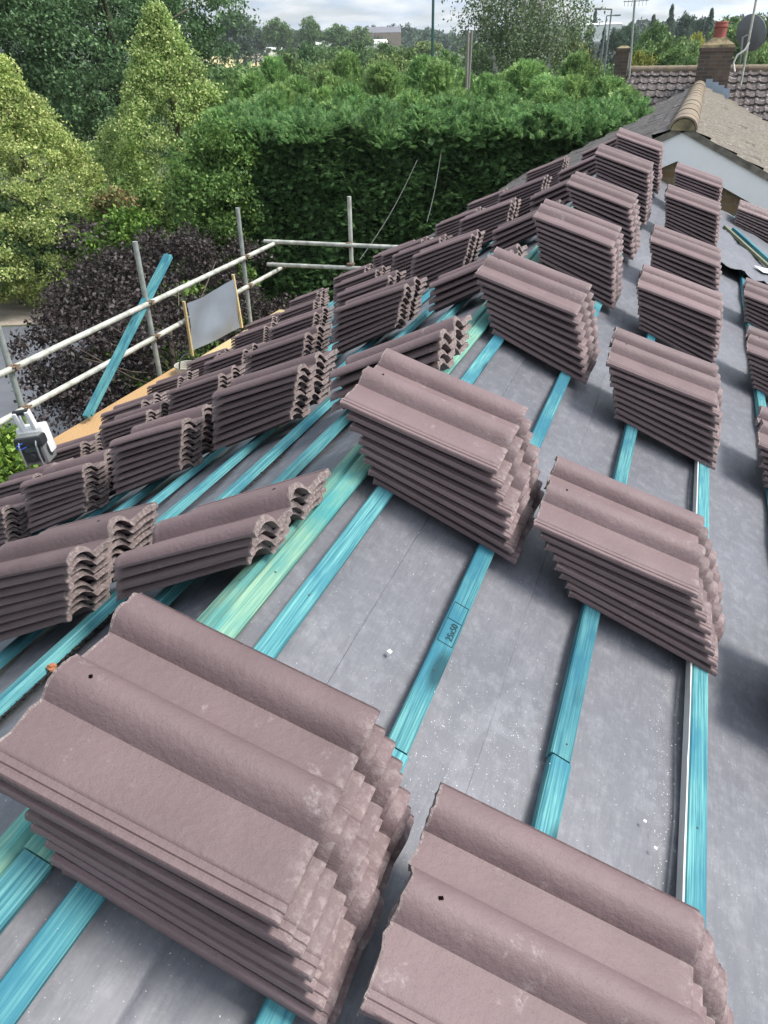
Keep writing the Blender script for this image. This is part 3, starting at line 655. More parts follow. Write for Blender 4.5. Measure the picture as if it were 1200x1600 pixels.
for idx, (dist, M, side, row, si, k) in enumerate(cand):
    me = TILES[rt.randrange(7)]
    if idx < 300:
        o = bpy.data.objects.new('concrete_roof_tile', me); COL.objects.link(o); o.matrix_world = M; o['kind'] = 'thing'
        st_ = ROWN[(side, row)]
        tag(o, 'brown tile %s in the %s stack of %s' % (CNT[k], ORD[si], st_), 'roof tile', 'stacked brown roof tiles')
    else:
        o_ = len(rest_v); rest_v += [M @ v.co for v in me.vertices]; rest_f += [tuple(q + o_ for q in p.vertices) for p in me.polygons]; rest_m += [p.material_index for p in me.polygons]
tag(link('stacked_roof_tiles', mesh_from('stacked_roof_tiles', rest_v, rest_f, [TILE, RAW, HOLE], True, rest_m, 42)), 'remaining brown roof tiles in the farther stacks low on the left slope', 'roof tiles', kind='stuff')
print('TILES', len(cand))

# ------------------------------------------------------------------ loose things on the right slope
def loose_sheet():
    V = []; Fc = []; nx, ny = 26, 30
    for i in range(nx + 1):
        for j in range(ny + 1):
            d = -0.16 + 0.95 * i / nx + 0.05 * noise.noise(Vector((j * .2, 0, 3))); y = 6.75 + 2.6 * j / ny + 0.10 * noise.noise(Vector((i * .25, 5, 0)))
            h = 0.006 + 0.035 * abs(noise.noise(Vector((d * 3, y * 1.6, 2)))) + 0.02 * abs(noise.noise(Vector((d * 8 + y * 3, y * 2, 7))))
            if j == 0: h += 0.02 * (0.5 + noise.noise(Vector((i * .3, 1, 1))))
            if i == 0: h -= 0.01
            V.append(rr(d, y, h + 0.006))
    for i in range(nx):
        for j in range(ny): Fc.append((i * (ny + 1) + j, (i + 1) * (ny + 1) + j, (i + 1) * (ny + 1) + j + 1, i * (ny + 1) + j + 1))
    me = mesh_from('loose_underlay', V, Fc, MEMB, True)
    return tag(link('loose_underlay', me), 'crumpled loose sheet of grey underlay with a curling edge on the far right slope', 'underlay sheet')
loose_sheet()
def timber(name, a, b, wd, th, mat, label, cat='timber', up=None):
    a, b = Vector(a), Vector(b); c = (a + b) / 2; t = (b - a); L = t.length; t.normalize()
    up = Vector(up) if up is not None else Vector((0, 0, 1)); n = (up - t * up.dot(t)).normalized(); u = t.cross(n)
    mb = MB(); mb.box((0, 0, 0), (wd, L, th), bev=0.002)
    me = mesh_from(name, mb.v, mb.f, mat); o = bpy.data.objects.new(name, me); COL.objects.link(o)
    m = Matrix((u, t, n)).transposed().to_4x4(); m.translation = c; o.matrix_world = m
    return tag(o, label, cat)
timber('timber_offcut', rr(.22, 8.35, .05), rr(.86, 7.15, .055), .05, .025, BLUE, 'blue treated batten offcut lying askew on the loose underlay at right', up=NR)
timber('timber_offcut', rr(.13, 8.30, .04), rr(.72, 7.15, .045), .045, .022, OLIVE, 'dull olive batten offcut beside the blue one on the loose underlay', up=NR)
timber('plastic_strip', rr(.42, 7.1, .05), rr(1.0, 7.75, .06), .10, .004, WPLASTIC, 'white plastic strip lying on the crumpled underlay at the right edge', 'strip', up=NR)

# ------------------------------------------------------------------ scaffold on the left
XS = -5.0
scf = empty('scaffold', (XS, 6, 0), 'galvanised tube scaffold with two guard rails along the left eave', 'scaffold')
def zs(px, py, X=XS):
    d = ray(px, py); return CAMP + d * (X / d.x)
posts = [(Vector((XS - .03, 4.30, 0)), H - 1.79), (Vector((XS - .03, 6.17, 0)), H - 1.52), (Vector((XS - .03, 8.15, 0)), H - 1.52)]
for p, top in posts: MB().tube([p, (p.x, p.y, top)], 0.0265, 12).build('standard', GALVD, scf, True)
pe = atY(543, 308, 8.95); MB().tube([(pe.x, pe.y + .05, 0), (pe.x, pe.y + .05, pe.z)], 0.0265, 12).build('standard', GALV, scf, True)
u0, u1 = zs(0, 585), zs(432, 379); l0, l1 = zs(0, 660), zs(441, 418)
def ext(a, b, ka, kb): return a + (a - b) * ka, b + (b - a) * kb
for a, b in ((u0, u1), (l0, l1)):
    a2, b2 = ext(a, b, .75, .012); MB().tube([a2, b2], 0.0268, 12).build('guard_rail', GALV, scf, True)
for (a, b) in (((413, 377), (590, 385)), ((418, 413), (530, 418))):
    p, q = atY(*a, 8.92), atY(*b, 8.92); p, q = ext(p, q, 0.0, .7); MB().tube([p, q], 0.026, 12).build('end_rail', GALV, scf, True)
def coupler(p):
    mb = MB(); mb.box(p, (.07, .055, .066), bev=.012); mb.box(Vector(p) + Vector((.045, 0.01, .01)), (.03, .03, .05), bev=.006)
    mb.tube([Vector(p) + Vector((.05, -.03, .02)), Vector(p) + Vector((.05, .05, .02))], .008, 6); mb.build('coupler', RUST, scf)
for p, top in posts:
    for a, b in ((u0, u1), (l0, l1)):
        t = (p.y - a.y) / (b.y - a.y); coupler(Vector((XS, p.y, a.z + (b.z - a.z) * t)) + Vector((-.015, 0, 0)))
for px, py in ((432, 379), (440, 417)): coupler(zs(px, py))
for py in (383, 415): coupler(Vector((pe.x, 8.93, atY(545, py, 8.93).z)))
zp = zs(137, 648).z - .03
mb = MB()
for k in range(2): mb.box((XS + 0.10 + k * .23 + .04, 6.5, zp - .02 - .035), (.225, 4.7, .038), bev=.003)
mb.build('platform_board', PINE, scf)
osb = MB(); osb.box((XS + .27, 5.3, zp + .012), (.46, 2.1, .018), bev=.001)
tag(osb.build('osb_board', OSB), 'orange OSB board lying on the scaffold platform behind the tile stacks', 'board')
# two blue battens leaning against the rails
b0, b1 = zs(137, 650, XS + .12), zs(263, 398, XS - .10)
sv = Vector((.0, .05, 0))
timber('timber_batten', b0 - sv * .55, b1 - sv * .55, .045, .05, BLUE, 'blue batten leaning on the scaffold rails, left one of the pair', up=(1, 0, 0))
timber('timber_batten', b0 + sv * .55, b1 + sv * .55 + Vector((0, 0, -.02)), .045, .05, BLUE, 'blue batten leaning on the scaffold rails, right one of the pair', up=(1, 0, 0))
# grey sheet on pine laths
scr = empty('sheet_screen', zs(330, 540, XS + .1), 'grey plastic sheet held between two pale timber laths on the scaffold', 'screen')
cs = [zs(292, 474, XS + .1), zs(364, 436, XS + .1), zs(376, 512, XS + .1), zs(302, 548, XS + .1)]
V = []; Fc = []; n = 14
for i in range(n + 1):
    for j in range(n + 1):
        a, b = i / n, j / n; p = (cs[0] * (1 - a) + cs[1] * a) * (1 - b) + (cs[3] * (1 - a) + cs[2] * a) * b
        V.append(p + Vector((.035 * math.sin(math.pi * a) * noise.noise(Vector((a * 3, b * 2, 1))) + .012 * math.sin(a * 7 + b * 5), 0, -.02 * math.sin(math.pi * a) * (1 - b))))
for i in range(n):
    for j in range(n): Fc.append((i * (n + 1) + j, i * (n + 1) + j + 1, (i + 1) * (n + 1) + j + 1, (i + 1) * (n + 1) + j))
link('sheet', mesh_from('sheet', V, Fc, GREYSHEET, True), scr)
for (a, b) in (((287, 471), (301, 556)), ((364, 429), (378, 512))):
    mb = MB(); p, q = zs(*a, XS + .1), zs(*b, XS + .1); mb.tube([p, q], .019, 4); mb.build('lath', PINE, scr)
# bucket
bk = zs(294, 586, XS + .28); bkt = empty('bucket', bk, 'pale bucket with a black handle standing on the scaffold', 'bucket')
MB().lathe(bk, [(.10, -.12), (.125, .10), (.132, .105), (.132, .12), (.12, .12), (.10, -.10)], 24).build('body', simple('bucket_plastic', (.45, .45, .40), .5), bkt, True)
MB().tube([bk + Vector((0, .13 * math.cos(a), .12 + .11 * math.sin(a))) for a in np.linspace(0, math.pi, 14)], .008, 6).build('handle', BPLASTIC, bkt, True)

# ------------------------------------------------------------------ jobsite radio on a stack
def radio():
    base = Vector((0, 0, 0)); root = empty('jobsite_radio', base, 'black and white jobsite radio with chrome bars standing on the lower left tiles', 'radio')
    MB().box((0, 0, .125), (.25, .19, .21), bev=.025).build('body', GPLASTIC, root, True)
    MB().box((0, -.045, .185), (.275, .13, .075), bev=.02).build('top_cover', BPLASTIC, root, True)
    MB().box((0, .05, .165), (.272, .13, .20), bev=.02).build('white_shell', WPLASTIC, root, True)
    mb = MB(); mb.box((0, -.097, .105), (.19, .012, .12), bev=.004); mb.build('front_panel', BPLASTIC, root)
    mb = MB(); mb.box((0, -.104, .135), (.13, .006, .035), bev=.002); mb.build('display', simple('display_glass', (.05, .055, .055), .15), root)
    mb = MB(); mb.lathe((0, -.103, .085), [(.026, 0), (.026, .018), (.022, .021), (0, .021)], 18, axis=(0, -1, 0)); mb.build('dial', BPLASTIC, root, True)
    for x in (-.115, .115): mb = MB(); mb.lathe((x, 0, .10), [(.045, 0), (.05, .012), (.03, .016), (0, .016)], 18, axis=(math.copysign(1, x), 0, 0)); mb.build('speaker', BPLASTIC, root, True)
    for x in (-.085, .085):
        MB().tube([(x, -.10, .02), (x, -.135, .035), (x, -.14, .10), (x, -.13, .17), (x, -.08, .215)], .008, 8).build('guard_bar', CHROME, root, True)
    for x in (-.062, .062):
        mb = MB(); Rm = Matrix.Rotation(R_(14), 3, 'X'); mb.box((x, .005, .285), (.044, .06, .20), Rm, .010); mb.build('handle_arm', WPLASTIC, root, True)
    MB().tube([(-.075, -.018, .375), (.075, -.018, .375)], .019, 14).build('handle_grip', BPLASTIC, root, True)
    MB().tube([(-.05, -.11, .19), (-.1, -.13, .18), (-.13, -.12, .165), (-.09, -.125, .15), (-.02, -.12, .165)], .0035, 6).build('cord', BLUEC, root, True)
    tcu = bpy.data.curves.new('lettering', 'FONT'); tcu.body = 'makita'; tcu.size = .038; tcu.extrude = .0006; tcu.align_x = 'CENTER'
    to = bpy.data.objects.new('t', tcu); COL.objects.link(to); bpy.context.view_layer.update()
    me = bpy.data.meshes.new_from_object(to.evaluated_get(bpy.context.evaluated_depsgraph_get())); bpy.data.objects.remove(to); me.materials.append(BPLASTIC)
    for (x, nm) in ((.1328, 'lettering'),):
        lo = bpy.data.objects.new(nm, me); COL.objects.link(lo); lo.parent = root
        lo.matrix_world = Matrix.Translation((x, .06, .12)) @ Matrix(((0, 0, 1), (1, 0, 0), (0, 1, 0))).to_4x4()
        lo2 = bpy.data.objects.new(nm, me); COL.objects.link(lo2); lo2.parent = root
        lo2.matrix_world = Matrix.Translation((.0800, .006, .285)) @ (Matrix.Rotation(R_(14), 3, 'X') @ Matrix(((0, 0, 1), (0, -1, 0), (1, 0, 0)))).to_4x4() @ Matrix.Scale(.8, 4)
    return root
rad = radio()
rad.location = lm(2.99, 2.97, .215); rad.rotation_euler = (R_(-3), R_(-8), R_(22)); rad.scale = (.62, .70, .92)

# ------------------------------------------------------------------ the neighbour's extension and house
GY = 8.74
ext_o = empty('neighbour_extension', (0, 15, 0), 'buff brick extension with white bargeboards and lichened gable roof', 'house')
apex = atY(1068, 197, GY); PE = R_(25.2)
GYB = 20.4
def gslope(side, d, y, h=0):  # side +1 right, -1 left
    return apex + Vector((side * math.cos(PE) * d, y - GY, -math.sin(PE) * d)) + Vector((side * math.sin(PE), 0, math.cos(PE))) * h
WID = 4.6; WL = 2.9
mb = MB(); ze = (apex.z - .12) - math.sin(PE) * WID + .1; xw = math.cos(PE) * WID - .3
vs = []
for y in (GY + .10, GYB): xl = math.cos(PE) * WL - .3; vs += [(apex.x - xl, y, 0), (apex.x + xw, y, 0), (apex.x + xw, y, apex.z - .16 - math.tan(PE) * xw), (apex.x, y, apex.z - .16), (apex.x - xl, y, apex.z - .16 - math.tan(PE) * xl)]
mb.add(vs, [(0, 1, 2, 3, 4), (9, 8, 7, 6, 5), (0, 5, 6, 1), (1, 6, 7, 2), (2, 7, 8, 3), (3, 8, 9, 4), (4, 9, 5, 0)]); mb.build('wall', BRICK_W, ext_o)
def tiled(fn, L, ya, yb, course, tw, step, rib, ribn=6, jit=.004, seed=0):
    """courses of tiles with a lifted tail and a shaped profile across"""
    nc = int(L / course); vs = []; fs = []
    ny = int((yb - ya) / tw); rn = random.Random(seed)
    for c in range(nc):
        base = len(vs); lift = [rn.gauss(0, jit) for _ in range(ny + 1)]
        cols = ny * ribn + 1
        for (dd, hh) in ((0, 0.0), (course * .5, step * .5), (course - .001, step), (course, -.004)):
            for j in range(cols):
                u = j / ribn; ph = (u + .5 * (rib == 0) * (c % 2)) % 1.0; k = min(int(u), ny)
                if rib: z = rib * (max(0, math.cos((ph - .5) * 2 * math.pi)) ** 1.2 - .15)
                else: z = -0.006 if ph < .06 else 0
                vs.append(fn(c * course + dd, ya + (yb - ya) * u / ny, hh + z + lift[k] * (dd / course) if hh >= 0 else hh))
        for r in range(3):
            for j in range(cols - 1):
                a = base + r * cols + j; fs.append((a, a + 1, a + cols + 1, a + cols))
    return vs, fs
for side, m in ((-1, ROOF_L), (1, ROOF_R)):
    WID = WL if side < 0 else 4.6
    vs, fs = tiled(lambda d, y, h: gslope(side, d, y, h), WID + .15, GY, GYB, .30, .30, .034, 0, 8, .009, 3 + side)
    mb = MB(); mb.add(vs, fs if side < 0 else [tuple(reversed(f)) for f in fs]); o = mb.build('roof_slope', m, ext_o)
    # mortared verge under the tiles
    mb = MB(); a, b = gslope(side, 0.0, GY - .005, .006), gslope(side, WID + .1, GY - .005, .006)
    mb.add([a, b, b + Vector((0, .14, 0)), a + Vector((0, .14, 0)), gslope(side, 0, GY - .005, -.055), gslope(side, WID + .1, GY - .005, -.055), gslope(side, WID + .1, GY + .13, -.055), gslope(side, 0, GY + .13, -.055)],
           [(0, 1, 5, 4), (4, 5, 6, 7), (1, 2, 6, 5), (0, 4, 7, 3), (0, 3, 2, 1), (3, 7, 6, 2)]); mb.build('verge_mortar', VERGE, ext_o)
    mb = MB(); vs = []
    for y in (GY + .015, GY + .04): vs += [apex + Vector((0, y - GY, -.062)), gslope(side, WID + .05, y, -.056), gslope(side, WID + .05, y, -.056) + Vector((0, 0, -.27)), apex + Vector((0, y - GY, -.32))]
    fs = [(0, 1, 2, 3), (7, 6, 5, 4), (0, 4, 5, 1), (1, 5, 6, 2), (2, 6, 7, 3)]
    mb.add(vs, fs); mb.build('bargeboard', WHITEP, ext_o)
# half-round ridge tiles
y = GY - .03; k = 0
while y < GYB - .4:
    mb = MB(); vs = []; fs = []; n = 12; L = .46
    lift = random.uniform(-.006, .008)
    for (yy, r) in ((0, .131), (.03, .134), (.055, .130), (L, .128), (L, .110), (0.0, .112)):
        for j in range(n + 1):
            a = math.pi * (j / n) ; vs.append((apex.x + r * 1.05 * math.cos(a), y + yy, apex.z - .035 + lift + r * .92 * math.sin(a)))
    m_ = n + 1
    for i in range(5):
        for j in range(n): fs.append((i * m_ + j, i * m_ + j + 1, (i + 1) * m_ + j + 1, (i + 1) * m_ + j))
    for j in range(n): fs.append((5 * m_ + j, 5 * m_ + j + 1, j + 1, j))
    mb.add(vs, fs); mb.build('ridge_tile', RIDGE_T, ext_o, True, 50); y += L - .008; k += 1
    if k == 1:
        mb = MB(); mb.add([(apex.x + .115 * math.cos(math.pi * j / n), GY - .022, apex.z - .04 + .105 * math.sin(math.pi * j / n)) for j in range(n + 1)], [tuple(range(n + 1))]); mb.build('ridge_mortar', MOSS, ext_o)
# main house beyond
MY = 21.5; zr = atY(1090, 109, MY).z; PM = R_(30)
mh = empty('neighbour_house', (1.5, MY, 0), 'house with pale lichened pantile roof standing behind the gable extension', 'house')
X0, X1 = atY(983, 112, MY).x, 9.0
def mslope(d, x, h=0): return Vector((x, MY - math.cos(PM) * d - math.sin(PM) * h, zr - math.sin(PM) * d + math.cos(PM) * h))
def mback(d, x, h=0): return Vector((x, MY + math.cos(PM) * d + math.sin(PM) * h, zr - math.sin(PM) * d + math.cos(PM) * h))
vs, fs = tiled(lambda d, y, h: mslope(d, y, h), 4.4, X0, X1, .27, .215, .03, .03, 7, .008, 8)
mb = MB(); mb.add(vs, [tuple(reversed(f)) for f in fs]); mb.build('roof', ROOF_M, mh)
vs, fs = tiled(lambda d, y, h: mback(d, y, h), 4.4, X0, X1, .27, .215, .03, .03, 5, .008, 9)
mb = MB(); mb.add(vs, fs); mb.build('roof', ROOF_M, mh)
mb = MB(); xa, xb = X0 + .15, X1 - .15; yw = math.cos(PM) * 4.3; zw = zr - .12 - math.sin(PM) * 4.3
vs = []
for x in (xa, xb): vs += [(x, MY - yw, 0), (x, MY + yw, 0), (x, MY + yw, zw), (x, MY, zr - .12), (x, MY - yw, zw)]
mb.add(vs, [(4, 3, 2, 1, 0), (5, 6, 7, 8, 9), (0, 1, 6, 5), (1, 2, 7, 6), (2, 3, 8, 7), (3, 4, 9, 8), (4, 0, 5, 9)]); mb.build('wall', BRICK_W, mh)
x = X0
mb = MB()
while x < X1 - .3:
    mb.tube([(x, MY, zr - .01), (x + .44, MY, zr - .005)], .11, 12, r2=.10); x += .44
mb.build('ridge_tiles', RIDGE_T, mh, True, 50)
def chimney(px0, px1, pytop, pybase, Y, label, pot=None, depth=.55, flh=1.0):
    a, b = atY(px0, pytop, Y), atY(px1, pytop, Y); c = (a + b) / 2; wd = (b - a).length; zb = atY(px0, pybase, Y).z - 1.0; zt = a.z
    root = empty('chimney', (c.x, Y, zb), label, 'chimney')
    mb = MB(); mb.box((c.x, Y + depth / 2, (zb + zt - .08) / 2), (wd * .93, depth * .93, zt - .08 - zb)); mb.build('stack', BRICK_CH, root)
    mb = MB(); mb.box((c.x, Y + depth / 2, zt - .045), (wd, depth, .075), bev=.004); mb.build('corbel', BRICK_CH, root)
    mb = MB(); mb.lathe((0, 0, 0), [(.70, 0), (.66, .05 * flh), (.42, .13 * flh), (.30, .19 * flh), (0, .20 * flh)], 4)
    V = [Vector(((v.x * math.cos(R_(45)) - v.y * math.sin(R_(45))) * wd * .98 + c.x, (v.x * math.sin(R_(45)) + v.y * math.cos(R_(45))) * depth * .98 + Y + depth / 2, v.z + zt - .008 + .02 * noise.noise(v * 9))) for v in mb.v]
    m2 = MB(); m2.add(V, mb.f); m2.build('flaunching', MOSS, root)
    if pot:
        p0, p1 = atY(pot[0], pot[2], Y), atY(pot[1], pot[2], Y); r = (p1 - p0).length / 2; cx = (p0.x + p1.x) / 2; hz = p0.z - zt - .06
        MB().lathe((cx, Y + depth / 2, zt + .06), [(r * 1.05, 0), (r * .95, hz * .2), (r * .88, hz * .72), (r * .98, hz * .75), (r * .98, hz * .82), (r * .9, hz * .84), (r * .93, hz * .96), (r * .86, hz), (r * .6, hz), (r * .6, hz * .6)], 20).build('chimney_pot', TERRA, root, True)
    return c, wd, zt
cc, cw, czt = chimney(1093, 1150, 74, 132, 20.35, 'squat weathered brick chimney with one red pot and mossy top', (1117.5, 1140, 33), .6)
chimney(963, 985, 75, 116, 21.2, 'narrow grey brick chimney without a pot at the far end of the roof', None, .45, .25)
# stepped lead flashing on the chimney's right foot
mb = MB()
for k in range(4):
    mb.box((cc.x - .04 + k * .135, 20.335 - .004 * k, atY(1105, 134, 20.3).z + .03 - k * .06), (.14, .012, .20))
mb.build('lead_flashing', LEAD, mh)
# dish, mast, cable
dz = atY(1169, 54, 21.0); dsh = empty('satellite_dish', dz, 'round grey satellite dish on a bracket beside the red potted chimney', 'satellite dish')
ax = Vector((.45, .6, .25)).normalized(); rD = .37
MB().lathe(dz, [(0.0, 0.0)] + [(rD * t, .09 * t * t) for t in (.25, .5, .75, .95, 1.0)] + [(rD, .09 + .012), (rD * .9, .085 + .012), (rD * .5, .0225 + .012), (0.0, .012)], 32, axis=ax).build('reflector', DISH, dsh, True)
MB().tube([dz - ax * .02, dz - ax * .18, dz + Vector((-.05, -.12, -.55))], .022, 8).build('bracket', GALVD, dsh, True)
m0, m1 = atY(1162, 106, 20.8), atY(1183, -8, 20.8)
mst = MB(); mst.tube([m0 - (m1 - m0) * .25, m1], .026, 10); tag(mst.build('mast', GALV, None, True), 'slanting galvanised mast rising beside the grey satellite dish', 'mast')
mb = MB(); mb.tube([atY(*q, 20.6) for q in ((1148, 112), (1146, 98), (1152, 86), (1164, 78), (1171, 66))], .02, 8); tag(mb.build('conduit', WHITEP, None, True), 'white conduit bending up from the roof to the slanting mast', 'conduit')
# aerial on the left chimney
aer = empty('television_aerial', atY(985, 60, 21.1), 'television aerial on a thin pole fixed to the potless chimney', 'aerial')
MB().tube([atY(983, 122, 21.1), atY(993, -14, 21.1)], .024, 8).build('pole', GALVD, aer, True)
mb = MB(); bc = atY(992, 2, 21.1)
for k in range(7): mb.tube([bc + Vector((-.22 + k * .08, -.03, -.09)), bc + Vector((-.22 + k * .08, .03, .11))], .006, 5)
mb.tube([bc + Vector((-.25, 0, .0)), bc + Vector((.30, 0, .01))], .009, 6); mb.build('array', GALVD, aer)

# ------------------------------------------------------------------ vegetation builders
def unit(n):
    v = rng.normal(size=(n, 3)); return v / np.linalg.norm(v, axis=1)[:, None]
def leaves(C, L, W, bias=None, flat=0.0):
    """rhombic leaves at points C with random directions"""
    n = len(C); t = unit(n)
    if bias is not None: t = t + bias; t /= np.linalg.norm(t, axis=1)[:, None] + 1e-9
    u = unit(n); u[:, 2] *= (1 - flat); b = np.cross(t, u); b /= np.linalg.norm(b, axis=1)[:, None] + 1e-9
    l = (L * rng.uniform(.7, 1.3, n))[:, None]; w = (W * rng.uniform(.7, 1.3, n))[:, None]
    nrm = np.cross(b, t)
    return np.stack([C - t * l * .5, C + b * w * .5 + nrm * w * .12, C + t * l * .5, C - b * w * .5 + nrm * w * .12], 1)
def crown_clumps(env, n_cl, per, r_cl, leaf, seedshape=0.35):
    """env(k) -> n points on / in the envelope; clumps of leaves around them"""
    C = env(n_cl); rad = r_cl * rng.uniform(.6, 1.35, n_cl)
    idx = np.repeat(np.arange(n_cl), per); d = unit(len(idx)); rr_ = rng.uniform(0, 1, len(idx)) ** .45
    off = d * (rr_ * rad[idx])[:, None]; off[:, 2] *= .7
    return leaves(C[idx] + off, leaf, leaf * .62, bias=d * .5 + np.array([0, 0, -.2]))
def fronds(C, D, L, n_side=5, w=.22):
    """flat feathery sprays: C base, D direction"""
    n = len(C); D = D / np.linalg.norm(D, axis=1)[:, None]
    u = unit(n) * .5 + np.array([0, 0, 1.0]); B = np.cross(D, u); B /= np.linalg.norm(B, axis=1)[:, None] + 1e-9
    Nn = np.cross(B, D); out = []
    Lr = (L * rng.uniform(.6, 1.4, n))[:, None]
    wa = Lr * .10
    out.append(np.stack([C, C + D * Lr * .5 + B * wa * .5, C + D * Lr - Nn * Lr * .10, C + D * Lr * .5 - B * wa * .5], 1))
    for k in range(n_side):
        t = .15 + .7 * k / n_side; l = Lr * w * 1.9 * (1 - t * .55)
        for s in (-1, 1):
            p = C + D * Lr * t - Nn * Lr * .1 * t * t; q = p + (D * .62 + B * s * .78) * l - Nn * l * .22
            m = (p + q) / 2; h = (D * .78 - B * s * .62) * l * .22
            out.append(np.stack([p, m + h, q, m - h], 1))
    return np.concatenate(out)
def trunk_mesh(name, h, r, limbs, mat, spread=.5, seed=0, top=None):
    rn = random.Random(seed); mb = MB()
    p = Vector((0, 0, -.2)); pts = [p]
    for k in range(1, 7): pts.append(Vector((rn.gauss(0, .012 * h), rn.gauss(0, .012 * h), h * k / 6)))
    mb.tube(pts, r, 9, r2=r * .25)
    for k in range(limbs):
        t = rn.uniform(.3, .9); b = pts[0].lerp(pts[-1], t); a = rn.uniform(0, 6.28); L = spread * (1.15 - t * .6) * rn.uniform(.6, 1.1)
        e = b + Vector((math.cos(a) * L, math.sin(a) * L, L * rn.uniform(.3, .8))); m_ = b.lerp(e, .5) + Vector((0, 0, -.06 * L))
        mb.tube([b, m_, e], r * .35 * (1.1 - t), 6, r2=r * .06)
    return mesh_from(name, mb.v, mb.f, mat, True)
def tree(name, loc, crown_me, trunk_me, label, cat='tree', group=None, rz=0, sc_=(1, 1, 1)):
    o = empty(name, loc, label, cat, group); o.rotation_euler = (0, 0, rz); o.scale = sc_
    for nm, me in (('trunk', trunk_me), ('crown', crown_me)):
        if me is None: continue
        c = bpy.data.objects.new(nm, me); COL.objects.link(c); c.parent = o
    return o
def env_cone(h0, h1, r, power=.8, inner=.25):
    def f(n):
        t = rng.uniform(0, 1, n) ** 1.25; a = rng.uniform(0, 2 * np.pi, n)
        prof = np.minimum(1, (t + .06) / .30) ** .6 * ((1 - t) / .76) ** power
        q = rng.uniform(0, 1, n); rad = r * prof * (1 - inner * q ** 3) * (1 + .12 * np.sin(3 * a + 9 * t) + .10 * rng.normal(size=n))
        return np.stack([rad * np.cos(a), rad * np.sin(a), h0 + (h1 - h0) * t], 1)
    return f
def env_blobs(blobs, inner=.35):
    """several ellipsoids (x,y,z,rx,ry,rz)"""
    B = np.array(blobs, float); wgt = (B[:, 3] * B[:, 4] * B[:, 5]) ** (2 / 3); wgt /= wgt.sum()
    def f(n):
        k = rng.choice(len(B), n, p=wgt); d = unit(n); d[:, 2] = np.where(d[:, 2] < -.35, -d[:, 2], d[:, 2])
        s = 1 - inner * rng.uniform(0, 1, n) ** 1.6
        return B[k, :3] + d * B[k, 3:6] * s[:, None]
    return f
def ground_at(p): return Vector((p.x, p.y, ground_z(math.hypot(p.x, p.y))))

# lime trees with sunlit and shaded tones painted into the leaves
def lime(px, pytop, dist, wpx, label, seed):
    top = at(px, pytop, dist); g = Vector((top.x, top.y, 0)); dep = (top - CAMP).dot(CF); r = wpx / F_PX * dep / 2
    h = top.z
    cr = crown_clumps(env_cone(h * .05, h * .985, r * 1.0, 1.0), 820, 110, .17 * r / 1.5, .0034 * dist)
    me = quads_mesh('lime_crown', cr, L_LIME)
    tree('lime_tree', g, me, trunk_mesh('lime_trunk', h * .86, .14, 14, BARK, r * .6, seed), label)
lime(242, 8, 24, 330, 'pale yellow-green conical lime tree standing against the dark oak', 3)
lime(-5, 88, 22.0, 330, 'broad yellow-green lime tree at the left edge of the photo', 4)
# big dark oak behind
def oak():
    c = at(150, -60, 36); g = Vector((c.x, c.y, 0))
    def off(px, py, dd): 
        p = at(px, py, 36 + dd) - g; return p
    bl = []
    for (px, py, dd, r) in [(20, 40, 0, 2.6), (110, 10, 1, 2.6), (210, -20, 2, 2.4), (300, 10, 1.5, 1.5), (60, 120, -1, 2.6), (170, 110, -1, 2.6), (130, 200, -1.5, 2.2), (250, 90, 1, 2.2), (-60, 80, 0, 3), (325, 75, 1, .85), (340, 30, .5, .8), (270, -60, 2, 2.0), (90, -90, 2, 3), (30, 200, -1, 2.4), (200, 250, -1, 2.0)]:
        p = off(px, py, dd); r *= 1.24; bl.append((p.x, p.y, p.z, r, r, r * .85))
    cr = crown_clumps(env_blobs(bl), 1000, 110, .70, .145)
    tree('oak_tree', g, quads_mesh('oak_crown', cr, L_OAK), trunk_mesh('oak_trunk', 8.5, .42, 22, BARK, 4.2, 5), 'large dark green oak filling the top left behind the lime trees')
oak()
